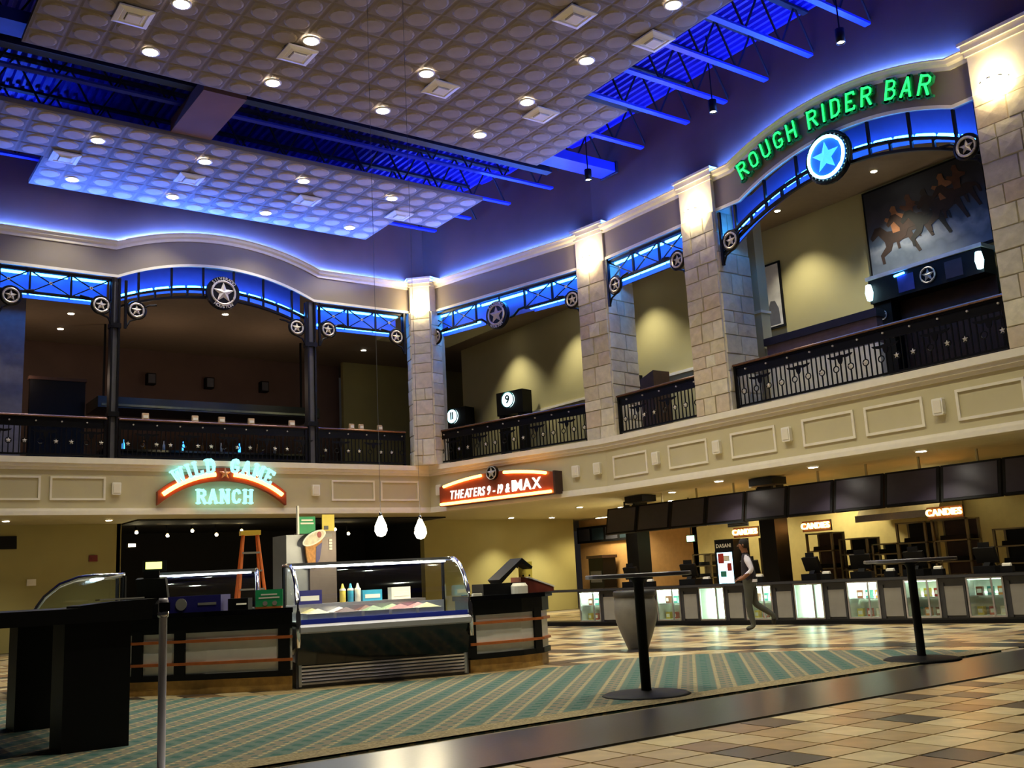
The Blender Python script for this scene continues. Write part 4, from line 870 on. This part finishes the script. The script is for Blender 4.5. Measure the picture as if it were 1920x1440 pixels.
t = thing('exit_sign', 'small green lit exit sign in the kitchen', 'sign', (20.9, 20.7, 2.05), -PI/2); MB().box(-.16, .16, 0, .06, -.1, .1).build('case', BLACK, t); MB().box(-.012, .012, .02, .04, .1, 1.17).build('drop_rod', BLACK, t); MB().box(-.14, .14, -.01, 0, -.08, .08).build('lit_face', E_GREENX, t)
t = thing('column_lamp', 'bright white oval wall lamp beside the black column', 'wall lamp', (20.4, 22.6, 1.95), -PI/2); MB().lathe([(0, -.32), (.1, -.25), (.13, 0), (.1, .25), (0, .32)], 14, (0, -.08, 0)).build('glass_oval', E_BULB, t, True); MB().box(-.15, .15, 0, .1, -.95, .6).build('back_board', TRIM, t)
t = thing('far_menu_board', 'row of dark menu panels high on the far wall', 'menu board', (24.28, 30.0, 2.35), -PI/2)
MB().box(0, 3.2, 0, .1, 0, .6).build('board', BLACK, t)
for i in range(4): MB().box(.1+i*.78, .75+i*.78, -.012, 0, .08, .52).build('menu_panel', mat('menu_dim_%d' % (i % 2), '#24323c' if i % 2 else '#3a3a44', .3), t)
t = thing('far_machine', 'dark drinks machine against the orange far wall', 'machine', (23.6, 28.6, 0), -PI/2); MB().box(0, .8, 0, .6, 0, 1.75).build('cabinet', BLACKW, t); MB().box(-.04, .84, -.06, .66, 1.75, 1.85).build('hood', BROWN, t); MB().box(.1, .7, -.02, 0, .9, 1.3).build('dispense_bay', GRAPH, t)
t = thing('kitchen_hood', 'steel exhaust hood glowing over the kitchen', 'hood', (21.4, 15.5, 2.15), -PI/2); MB().prism([(0, 0), (1.1, 0), (1.1, .75), (.5, .75)], 'x', 0, 2.2).build('canopy', mat('cream_steel', '#c9bc96', .4, .3), t); MB().box(0, 2.2, -.02, .0, -.04, .12).build('front_lip', SILVER, t); MB().box(.6, 1.6, .6, 1.1, .75, 1.07).build('flue', SILVER, t)
for k, (x, y) in enumerate(((21.6, 19.5), (21.7, 16.5), (21.8, 13.6), (21.8, 10.0), (23.6, 27.5))):
    t = thing('kitchen_light', 'strip light on the kitchen ceiling, %s from the far end' % ORD[k], 'ceiling light', (x, y, ZS-.03), -PI/2, 'kitchen strip lights'); MB().box(-.5, .5, -.08, .08, 0, .045).build('housing', WHITEP, t); MB().box(-.46, .46, -.06, .06, -.015, 0).build('lens', emit('kitchen_lens', (1, .9, .55), 9 ), t)
    spot(t, (0, 0, -.04), (130, 190, 90, 20, 320)[k], 150, .5, (1, .85, .5), size=.3)
for i, (x, y) in enumerate(((22.5, 19.0), (22.55, 20.4))):
    t = thing('wall_grille', 'dark slot vent high on the cream kitchen wall, %s from right' % ORD[i], 'vent', (22.58, y, 2.35), -PI/2, 'kitchen wall vents'); MB().box(-.4, .4, 0, .02, 0, .2).build('frame', GRAPH, t)
    for q in range(4): MB().box(-.37, .37, -.012, 0, .02+q*.045, .045+q*.045).build('louvre', BLACK, t)
# ================================================================== RANCH SHOP COUNTERS AND CASES
LIP = mat('silver_lip_paint', '#c9c4cf', .35, .2, var=.04)
BLUET = mat('case_blue_trim', '#2a35a0', .3, var=.1)
PANS = [mat('gelato_%d' % i, h, .6, var=.15, scale=14) for i, h in enumerate(('#e8dcc0', '#b05a5a', '#6a3a24', '#d8c27a', '#8aa06a'))]
def curve_case(loc, rz, L, label, light=7.0, grille=True):
    t = thing('gelato_case', label, 'display case', loc, rz, 'curved glass display cases')
    G = [(-.2, .74), (-.19, .9), (-.13, 1.08), (0, 1.27), (.18, 1.42), (.4, 1.5), (.62, 1.52)]       # curved glass profile (y,z)
    MB().box(.02, L-.02, .0, 1.0, .0, .3).build('base', GRAPH, t)
    MB().prism([(-.04, .28), (1.02, .28), (1.02, .74), (-.18, .74), (-.16, .6)], 'x', .03, L-.03).build('black_front', BLACKG, t)
    if grille:
        for i in range(6): MB().prism([(-.02, .04+i*.04), (.01, .04+i*.04), (.0, .065+i*.04), (-.035, .065+i*.04)], 'x', .08, L-.08).build('grille_slat', SILVER, t)
    MB().box(.05, .085, -.03, .0, .02, .28).build('grille_post', SILVER, t); MB().box(L-.085, L-.05, -.03, .0, .02, .28).build('grille_post', SILVER, t)
    MB().prism([(-.2, .66), (-.27, .68), (-.28, .74), (-.2, .77)], 'x', .04, L-.04).build('silver_lip', LIP, t)
    MB().prism([(-.19, .77), (-.17, .77), (-.16, .83), (-.18, .83)], 'x', .06, L-.06).build('blue_strip', BLUET, t)
    MB().box(.05, L-.05, -.15, .95, .76, .79).build('deck', CASEIN, t)
    MB().box(.05, L-.05, .9, .95, .79, .96).build('rear_sill', SILVER, t)
    mb = MB(); n = len(G); mb.add([(.04, y, z) for y, z in G] + [(L-.04, y, z) for y, z in G], [(i, i+1, n+i+1, n+i) for i in range(n-1)]); mb.build('curved_glass', GLASS, t, True)
    MB().box(.02, L-.02, .55, .98, 1.5, 1.54).build('top_shelf', SILVER, t)
    MB().box(.1, L-.1, .6, .72, 1.475, 1.5).build('light_tube', emit('case_fluo_%d' % int(light*10), (.95, 1, 1), light), t)
    for x in (.0, L-.05):
        mb = MB().tube([(x+.025, y, z) for y, z in [(-.2, .5)]+G+[(.98, 1.52)]], .03, 8); mb.build('chrome_frame', CHROME, t, True)
        MB().prism([(-.2, .52), (1.02, .28), (1.02, .8), (-.19, .8)], 'x', x, x+.05).build('end_panel', BLACKG, t)
        MB().tube([(x+.025, .98, .8), (x+.025, .98, 1.5)], .025, 6).build('rear_post', BLACK, t)
        MB().prism([(-.19, .8)] + G[1:] + [(.96, 1.5), (.96, .8)], 'x', x+.02, x+.026).build('end_glass', GLASS, t)
    k = int((L-.3)/.36)
    for i in range(k):
        for j in range(2):
            c = tag(MB().box(0, .32, 0, .38, 0, .1).add([(.03, .03, .1), (.29, .03, .1), (.29, .35, .1), (.03, .35, .1), (.16, .19, .16)], [(0,1,4),(1,2,4),(2,3,4),(3,0,4)], 1).build('gelato_pan', [SILVER, PANS[(i*2+j*3) % 5]]), 'ice cream pan, %s row, %s from left, in %s' % (('front', 'back')[j], ORD[i], ' '.join(label.split()[:4])), 'pan', 'pans inside ' + label.split(' with')[0])
            c.matrix_world = t_matrix(loc, rz) @ Matrix.Translation((.17+i*.36, -.02+j*.44, .79))
    return t
def t_matrix(loc, rz): return Matrix.Translation(loc) @ Matrix.Rotation(rz, 4, 'Z')
curve_case((5.16, 12.07, 0), math.atan2(-.6, 2.34), 2.28, 'large curved glass ice cream case with black front', 16)
curve_case((3.98, 14.45, 0), -.35, 1.55, 'smaller curved glass case behind the left counter', 6, False)
t = curve_case((1.75, 13.3, 0), -PI/2-.18, 1.5, 'curved glass case seen end-on behind the black podium', 6, False); t.location = (3.0, 15.95, 0)
for o in [o for o in COL.objects if o.get('group') == 'pans inside curved glass case seen end-on behind the black podium']: o.location = o.location + Vector((1.25, 2.65, 0))
def counter(P, label, h=.98, ends=(None, None), muls=()):
    """faceted counter along plan polyline P (left to right), front towards the camera"""
    base = Vector((*P[0], 0)); t = thing('ranch_counter', label, 'counter', base, 0, 'wood-trimmed ranch counters'); Q = [(p[0]-base.x, p[1]-base.y) for p in P]
    def off(k):
        o = []
        for i, p in enumerate(Q):
            a, b = Vector(Q[max(i-1, 0)]), Vector(Q[min(i+1, len(Q)-1)]); d = (b-a).normalized(); n = Vector((-d.y, d.x)); e = ends[0] if i == 0 else ends[1] if i == len(Q)-1 else None
            if e: e = Vector(e); n = e/e.dot(n)
            o.append((p[0]+n.x*k, p[1]+n.y*k))
        return o
    def slab(k0, k1, z0, z1, m, nm): MB().prism(off(k0) + off(k1)[::-1], 'z', z0, z1).build(nm, m, t)
    slab(.04, .6, 0, .17, WOOD, 'wood_base'); slab(.0, .6, .17, .24, BLACKW, 'lower_band'); slab(.03, .6, .24, .74, PANELW, 'pale_panels'); slab(.0, .6, .74, h-.06, BLACKW, 'upper_band'); slab(-.06, .72, h-.06, h, BLACKG, 'worktop')
    for z in (.35, .62): slab(-.012, .03, z, z+.035, RAILW, 'wood_rail')
    for i in muls:
        s = i-int(i); a, b = Vector(Q[int(i)]), Vector(Q[min(int(i)+1, len(Q)-1)]); c = a.lerp(b, s); d = (b-a).normalized(); n = Vector((-d.y, d.x)); w_ = .07
        MB().prism([c-d*w_-n*.006, c+d*w_-n*.006, c+d*w_+n*.05, c-d*w_+n*.05], 'z', .2, .78).build('mullion', BLACKW, t)
    return t
counter([(3.25, 13.68), (3.6, 13.3), (4.25, 12.66), (5.1, 11.98)], 'wood-trimmed black counter left of the ice cream case', .99, (None, (.2484, .9687)), muls=(0.05, 1.0, 1.62, 2.9))
counter([(7.4, 11.52), (7.75, 11.46), (8.2, 11.43), (8.6, 11.5), (8.88, 11.72), (9.02, 12.05), (9.08, 12.5), (9.05, 13.2)], 'curved wood-trimmed counter right of the ice cream case', .99, ((.2484, .9687), None), muls=(.05, 2.75))
# things on the counters
GREENS = mat('sign_green', '#1f9a5e', .5, var=.05); YEL = mat('sign_yellow', '#e8d05a', .5, var=.05); NAVY = mat('navy_box', '#242070', .4, var=.06)
t = thing('navy_carton', 'long navy box on the left ranch counter', 'box', (3.93, 13.15, .99), -.75); MB().box(0, .7, 0, .3, 0, .2).build('box', NAVY, t); MB().lathe([(0, 0), (.075, 0), (.075, .01), (0, .01)], 14, (.18, -.012, .1), 0, 'y').build('grey_emblem', GREYP, t); MB()  .box(.4, .64, -.006, 0, .08, .11).build('grey_line', GREYP, t)
t = thing('counter_sign', 'small green printed sign on the left ranch counter', 'sign', (4.93, 12.3, .99), -.6); MB().box(-.17, .17, 0, .015, .02, .23).build('green_card', GREENS, t); MB().box(-.16, .16, -.05, .06, 0, .02).build('foot', RAILW, t)
for z, a in ((.16, .1), (.12, .13)): MB().box(-a, a, -.004, 0, z, z+.018).build('white_line', WHITEP, t)
for x in (-.05, .07): MB().disc((x, -.006, .06), .03, 10, 'y', .006).build('round_print', GREYP, t)
t = thing('card_reader', 'black box with white slip on the left ranch counter', 'card reader', (4.62, 12.55, .99), -.7); MB().box(-.13, .13, 0, .16, 0, .14).build('body', BLACK, t); MB().prism([(-.01, .06), (.0, .06), (.03, .12), (.02, .12)], 'x', -.02, .11).build('paper_slip', WHITEP, t)
register((3.85, 13.45, .99), 2.5, 'dark register with glowing sign on the left ranch counter')
t = thing('glow_sign_box', 'small yellow lit topper above the left register', 'sign', (3.87, 13.55, 1.53), -.3); MB().box(-.15, .15, 0, .08, 0, .14).build('case', BLACK, t); MB().box(-.11, .09, -.01, 0, .03, .12).build('lit_face', emit('yellow_face', (.9, 1, .2), 2.2), t)
t = thing('topping_bin', 'black lidded bin open on the right ranch counter', 'bin', (8.3, 11.9, .99), -.1); MB().box(-.38, .3, 0, .35, .0, .15).build('tub', BLACK, t); MB().prism([(-.08, .15), (.26, .44), (.3, .4), (.42, .33), (.44, .36), (.27, .49), (-.12, .2)], 'y', .0, .35).build('raised_lid', BLACK, t); MB().lathe([(0, 0), (.12, 0), (.12, .1), (.09, .14), (0, .14)], 14, (.13, -.12, 0)).build('white_tub', WHITEP, t)
t = thing('wedge_display', 'red-brown wedge display on the right ranch counter', 'display', (8.62, 12.0, .99), -.1); MB().prism([(0, 0), (.55, 0), (.55, .05), (.12, .2), (0, .22)], 'y', 0, .3).build('wedge', mat('redwood', '#6e2c20', .5, var=.15), t); MB().prism([(.12, .205), (.56, .055), (.56, .075), (.12, .225)], 'y', -.01, .31).build('pale_top', PANELW, t)
t = thing('yellow_card', 'yellow card standing on the right ranch counter', 'card', (8.78, 12.1, 1.19), -.2); MB().box(-.11, .11, 0, .012, 0, .24).build('card', YEL, t)
for x in (-.04, .06): MB().disc((x, -.006, .04), .014, 8, 'y', .006).build('printed_dot', BLACK, t)
t = thing('white_slip', 'small white paper by the case on the right counter', 'paper', (7.7, 11.75, .99), -.1); MB().box(-.07, .07, 0, .05, 0, .03).build('pad', WHITEP, t); MB().box(-.06, .06, .005, .045, .03, .034).build('top_sheet', WHITEP, t)
t = thing('back_bench', 'steel work bench behind the ice cream case', 'bench', (5.7, 14.05, 0), -.2)
MB().box(0, 2.3, 0, .5, .94, .98).build('bench_top', SILVER, t); MB().box(0, 2.3, .02, .48, .25, .28).build('under_shelf', SILVER, t)
for a in (.03, 2.23):
    for b in (.03, .43): MB().box(a, a+.04, b, b+.04, 0, .94).build('leg', SILVER, t)
FBn = Frame((5.7, 14.05), math.cos(-.2), math.sin(-.2))
CYAN = mat('cyan_print', '#3aa0c8', .4)
for u, w_, h, m, nm, l in ((.55, .36, .2, NAVY, 'tissue_carton', 'blue printed carton on the bench behind the glass'), (1.5, .3, .16, CYAN, 'cup_sleeve_box', 'cyan box on the bench behind the glass'), (1.95, .3, .18, PANELW, 'white_carton', 'white carton at the right end of the bench')):
    t = thing(nm, l, 'box', FBn.P(u, .12, .98), -.2); MB().box(-w_/2, w_/2, 0, .2, 0, h).build('carton', m, t); MB().box(-w_/2.6, w_/2.6, -.006, 0, h*.25, h*.6).build('printed_band', WHITEP, t)
for u, m, l in ((1.05, YEL, 'yellow squeeze bottle behind the glass'), (1.17, CYAN, 'cyan squeeze bottle behind the glass'), (1.28, WHITEP, 'white squeeze bottle behind the glass')):
    t = thing('squeeze_bottle', l, 'bottle', FBn.P(u, .15, .98)); MB().lathe([(0, 0), (.045, 0), (.045, .17), (.03, .2), (.01, .27), (0, .27)], 14).build('bottle_body', m, t, True); MB().lathe([(.047, .165), (.047, .19), (.03, .2)], 14).build('bottle_collar', WHITEP, t, True)
# soft-serve backdrop
t = thing('soft_serve_machine', 'grey tall machine with ice cream picture behind the case', 'machine', (6.32, 15.0, 0)); t.scale = (.74, 1, 1)
LG = mat('light_grey_steel', '#8d9096', .4, .4, var=.05); MB().box(0, .52, .05, .6, 0, 2.05).build('left_cabinet', LG, t); MB().box(.5, 1.12, .0, .6, 0, 2.1).build('right_cabinet', mat('taupe_steel', '#6f6462', .4, .4, var=.05), t)
MB().box(.2, .24, -.05, .0, 2.05, 2.5).build('white_edge', WHITEP, t)
for x in (.62, .95):
    for q in range(4): MB().box(x, x+.07, -.012, 0, 1.8+q*.045, 1.835+q*.045).build('button', WHITEP, t)
MB().box(.62, 1.02, -.008, 0, 2.0, 2.06).build('label_strip', GREYP, t)
s_ = MB().box(.24, .62, -.03, -.01, 2.06, 2.33).build('green_card', GREENS, t)
for z, a in ((2.26, .13), (2.21, .15)): MB().box(.43-a, .43+a, -.034, -.03, z, z+.025).build('white_line', WHITEP, s_)
MB().box(.78, 1.07, -.03, -.01, 2.1, 2.36).build('yellow_card', YEL, t); MB().box(.82, .92, -.04, -.03, 2.12, 2.18).build('dark_print', GRAPH, t)
CONE = mat('waffle_cone', '#c98d4a', .6, var=.2, scale=20)
cup = MB().prism([(.36, 1.95), (.78, 2.02), (.7, 1.7), (.62, 1.52), (.45, 1.52), (.4, 1.7)], 'y', -.05, -.01).build('cup_picture', CONE, t)
MB().prism([(.62, 1.85), (.76, 1.92), (.7, 1.66), (.6, 1.55)], 'y', -.056, -.05).build('blue_band', NAVY, cup)
e = [(.57+.27*math.cos(a)*.97-.06*math.sin(a), 1.99+.07*math.sin(a)*1.2+.1*math.cos(a)) for a in [2*PI*i/20 for i in range(20)]]; MB().prism(e, 'y', -.07, -.05).build('cup_rim', WHITEP, cup)
e2 = [(.57+.23*math.cos(a)*.97-.05*math.sin(a), 1.99+.052*math.sin(a)*1.2+.09*math.cos(a)) for a in [2*PI*i/20 for i in range(20)]]; MB().prism(e2, 'y', -.075, -.07).build('ice_cream', PANS[0], cup); MB().disc((.68, -.08, 2.04), .05, 12, 'y', .006).build('strawberry', PANS[1], cup)
# step ladder
t = thing('step_ladder', 'orange fibreglass step ladder against the black ranch wall', 'ladder', (6.48, 17.0, 0), -.2)
for s in (-1, 1):
    MB().tube([(s*.33, -.35, 0), (s*.12, 0, 2.18)], .028, 6).build('front_rail', ORANGEF, t); MB().tube([(s*.3, .5, 0), (s*.12, .08, 2.18)], .022, 6).build('rear_rail', ORANGEF, t)
MB().box(-.17, .17, -.06, .14, 2.17, 2.25).build('top_cap', mat('ladder_yellow', '#e0b83a', .5), t)
for q in range(6):
    z = .3+q*.31; f = 1-z/2.18; MB().box(-.12-.2*f, .12+.2*f, -.35*f-.05, -.35*f+.05, z, z+.03).build('step', GREYP, t)
# pendants
for k, (x, y, z) in enumerate(((7.17, 13.5, 2.02), (7.85, 13.5, 1.97))):
    t = thing('pendant_lamp', 'bright glass pendant lamp hanging over the ice cream case, %s one' % ('left', 'right')[k], 'pendant lamp', (x, y, z), 0, 'pendants over the case')
    MB().lathe([(.025, .2), (.045, .15), (.085, .06), (.095, -.02), (.06, -.09), (.0, -.11)], 16).build('glass_shade', E_BULB, t, True); MB().lathe([(.0, .26), (.025, .25), (.03, .18), (.0, .18)], 12).build('cap', CHROME, t, True); MB().tube([(0, 0, .25), (0, 0, 11.16-z)], .0035, 5).build('cord', GRAPH, t)
    point(t, (0, -.18, -.05), W_PENDANT, (1, .85, .55), .1)
# ================================================================== FOREGROUND
def bar_table(x, y, label):
    t = thing('bar_table', label, 'table', (x, y, 0), 0, 'round bar tables')
    MB().lathe([(0, 1.145), (.5, 1.145), (.53, 1.15), (.53, 1.18), (.52, 1.187), (0, 1.187)], 40).build('table_top', mat('table_top_grey', '#5a565c', .3, var=.1), t, False); MB().lathe([(.05, .02), (.055, .05), (.05, .08), (.05, 1.08), (.07, 1.12), (.12, 1.145), (0, 1.145)], 20).build('column', BLACK, t, True)
    MB().lathe([(0, 0), (.43, 0), (.44, .012), (.4, .03), (.2, .045), (.06, .055), (0, .055)], 40).build('base_disc', BLACK, t, True); return t
bar_table(6.95, 7.66, 'round black bar table in the middle of the carpet'); bar_table(11.0, 7.27, 'round black bar table at the right')
t = thing('stone_planter', 'tall grey tapered planter behind the middle bar table', 'planter', (11.1, 12.35, 0))
MB().lathe([(0, 0), (.16, 0), (.17, .02), (.25, .22), (.32, .42), (.345, .6), (.335, .72), (.31, .8)], 36).build('pot_body', mat('pot_grey', '#6d6a68', .6, var=.1), t, True); MB().lathe([(.31, .8), (.34, .82), (.345, .88), (.33, .91), (.29, .91), (.27, .86), (.27, .7)], 36).build('pot_rim', mat('pot_rim_dark', '#2c2a2c', .6, var=.1), t, True); MB().disc((0, 0, .8), .28, 24, 'z', .03).build('soil', BROWN, t)
t = thing('ticket_podium', 'black podium table with two slab legs at the left', 'podium', (1.85, 8.95, 0))
MB().box(0, .52, .0, .45, 0, 1.02).build('leg', BLACKW, t); MB().box(-.02, .42, 1.95, 2.4, 0, 1.02).build('leg', BLACKW, t); MB().box(-1.3, .68, -.05, 2.5, 1.02, 1.14).build('table_top', BLACKW, t)
MB().prism([(.1, 1.14), (.7, 1.14), (.72, 1.19), (.35, 1.18), (.1, 1.16)], 'y', -.05, .45).build('sloped_ledge', BLACKW, t)
t = thing('menu_card', 'tan printed card lying on the black podium', 'card', (2.32, 9.05, 1.195), -.05); MB().box(-.18, .18, 0, .2, 0, .008).build('card', mat('card_gold', '#c89a5a', .5, var=.4, scale=9), t); MB().box(-.18, .18, -.008, 0, .0, .012).build('white_border', WHITEP, t)
t = thing('rope_stanchion', 'brushed steel queue stanchion in front of the podium', 'stanchion', (2.12, 7.2, 0))
MB().lathe([(0, 0), (.18, 0), (.18, .02), (.06, .04), (.027, .06), (.027, 1.08), (.033, 1.09), (.033, 1.17), (.028, 1.19), (0, 1.19)], 24).build('post', LIP, t, True); MB().box(-.036, .036, -.036, -.02, 1.1, 1.16).build('belt_slot', BLACK, t); MB().lathe([(.034, 1.06), (.038, 1.07), (.038, 1.09), (.034, 1.1)], 20).build('collar', CHROME, t, True)
# ================================================================== PERSON
def person(loc, heading):
    J = {  # x forward, y left, z up
     'hip': (0, 0, .93, .135), 'belly': (.01, 0, 1.05, .15), 'chest': (.03, 0, 1.27, .155), 'neck0': (.035, 0, 1.42, .075), 'neck': (.05, 0, 1.49, .055), 'head': (.075, 0, 1.57, .095), 'crown': (.065, 0, 1.66, .085),
     'sl': (.03, .17, 1.37, .075), 'el': (-.06, .25, 1.12, .05), 'wl': (.12, .24, .98, .036), 'hl': (.2, .22, .95, .034),
     'sr': (.03, -.17, 1.37, .075), 'er': (-.02, -.27, 1.12, .05), 'wr': (.14, -.25, .99, .036), 'hr': (.22, -.23, .96, .034),
     'tl': (.03, .09, .86, .105), 'kl': (.06, .09, .48, .07), 'al': (.0, .09, .09, .05), 'fl': (.15, .09, .035, .038),
     'tr': (-.02, -.09, .86, .105), 'kr': (-.06, -.09, .49, .07), 'ar': (-.38, -.09, .27, .05), 'fr': (-.36, -.09, .09, .036)}
    E_ = [('hip','belly'),('belly','chest'),('chest','neck0'),('neck0','neck'),('neck','head'),('head','crown'),('chest','sl'),('sl','el'),('el','wl'),('wl','hl'),('chest','sr'),('sr','er'),('er','wr'),('wr','hr'),('hip','tl'),('tl','kl'),('kl','al'),('al','fl'),('hip','tr'),('tr','kr'),('kr','ar'),('ar','fr')]
    names = list(J); idx = {n: i for i, n in enumerate(names)}; vs = [J[n][:3] for n in names]; es = [(idx[a], idx[b]) for a, b in E_]; rad = [J[n][3] for n in names]
    for s in ('l', 'r'):     # fingers and thumb, each a chain rooted in the palm
        hx, hy, hz, _ = J['h'+s]; d = 1 if s == 'l' else -1
        for k in range(5):
            base = (hx+.02, hy+(-.03+.018*k)*d, hz-.0) if k < 4 else (hx-.02, hy-.03*d, hz+.01)
            tip = (hx+.06+.01*(k in (1, 2)), hy+(-.032+.02*k)*d, hz-.04) if k < 4 else (hx+.03, hy-.055*d, hz-.005)
            mid = tuple((a+b)/2+(.012 if i == 0 else 0) for i, (a, b) in enumerate(zip(base, tip)))
            i0 = len(vs); vs += [base, mid, tip]; rad += [.011, .0095, .008]; es += [(idx['h'+s], i0), (i0, i0+1), (i0+1, i0+2)]
    me = bpy.data.meshes.new('body'); me.from_pydata(vs, es, []); o = bpy.data.objects.new('body', me); COL.objects.link(o)
    md = o.modifiers.new('skin', 'SKIN'); md.use_smooth_shade = True
    for i, r in enumerate(rad): me.skin_vertices[0].data[i].radius = (r, r)
    me.skin_vertices[0].data[idx['hip']].use_root = True
    o.modifiers.new('sub', 'SUBSURF').levels = 2
    bpy.context.view_layer.update()
    m2 = bpy.data.meshes.new_from_object(o.evaluated_get(bpy.context.evaluated_depsgraph_get())); bpy.data.objects.remove(o)
    SK = mat('skin', '#8a5a40', .6); SH = mat('white_shirt', '#e6e0f0', .7); VE = mat('dark_vest', '#2b2430', .8); TR = mat('grey_trousers', '#4c4d46', .8); SHOE = mat('black_shoe', '#0e0d0d', .5)
    for m in (SK, SH, VE, TR, SHOE): m2.materials.append(m)
    for p in m2.polygons:
        c = p.center; arm = abs(c.y) > .2 and c.z > .9
        if c.z > 1.45: k = 0
        elif arm: k = 1 if c.z > 1.06 else 0
        elif c.z > .95: k = 2
        elif c.z < .06 or (c.x < -.3 and c.z < .2): k = 4
        else: k = 3
        p.material_index = k; p.use_smooth = True
    t = thing('person', 'person in dark vest, white shirt and grey trousers walking left', 'person', loc, heading)
    obj('body', m2, t)
    HAIR = mat('dark_hair', '#1a1210', .8)
    h = MB().lathe([(0, .105), (.055, .095), (.088, .055), (.096, .0), (.085, -.06), (.07, -.08)], 18, (.045, 0, 1.62)); h.build('hair', HAIR, t, True)
    MB().add([(.155, -.012, 1.575), (.155, .012, 1.575), (.185, 0, 1.57), (.16, 0, 1.615)], [(0,1,2),(0,2,3),(1,3,2)]).build('nose', SK, t)
    for s in (-1, 1):
        MB().lathe([(0, -.012), (.011, 0), (0, .012)], 8, (.158, s*.033, 1.61)).build('eye', BLACK, t); MB().lathe([(0, -.03), (.012, -.02), (.016, .01), (0, .03)], 8, (.065, s*.098, 1.59)).build('ear', SK, t)
    MB().box(.155, .165, -.025, .025, 1.535, 1.545).build('mouth', mat('lips', '#6a3a30', .6), t)
    MB().tube([(.13*math.cos(a)+.0, .15*math.sin(a), .975) for a in [2*PI*i/16 for i in range(16)]], .022, 6, True).build('belt', BLACK, t)
    MB().prism([(-.14, .02), (-.12, .16), (.06, .16), (.1, .1), (.0, .03)], 'z', .9, .95).build('shirt_tail', SH, t)
    return t
person((14.85, 13.25, 0), math.atan2(.75, -.66))
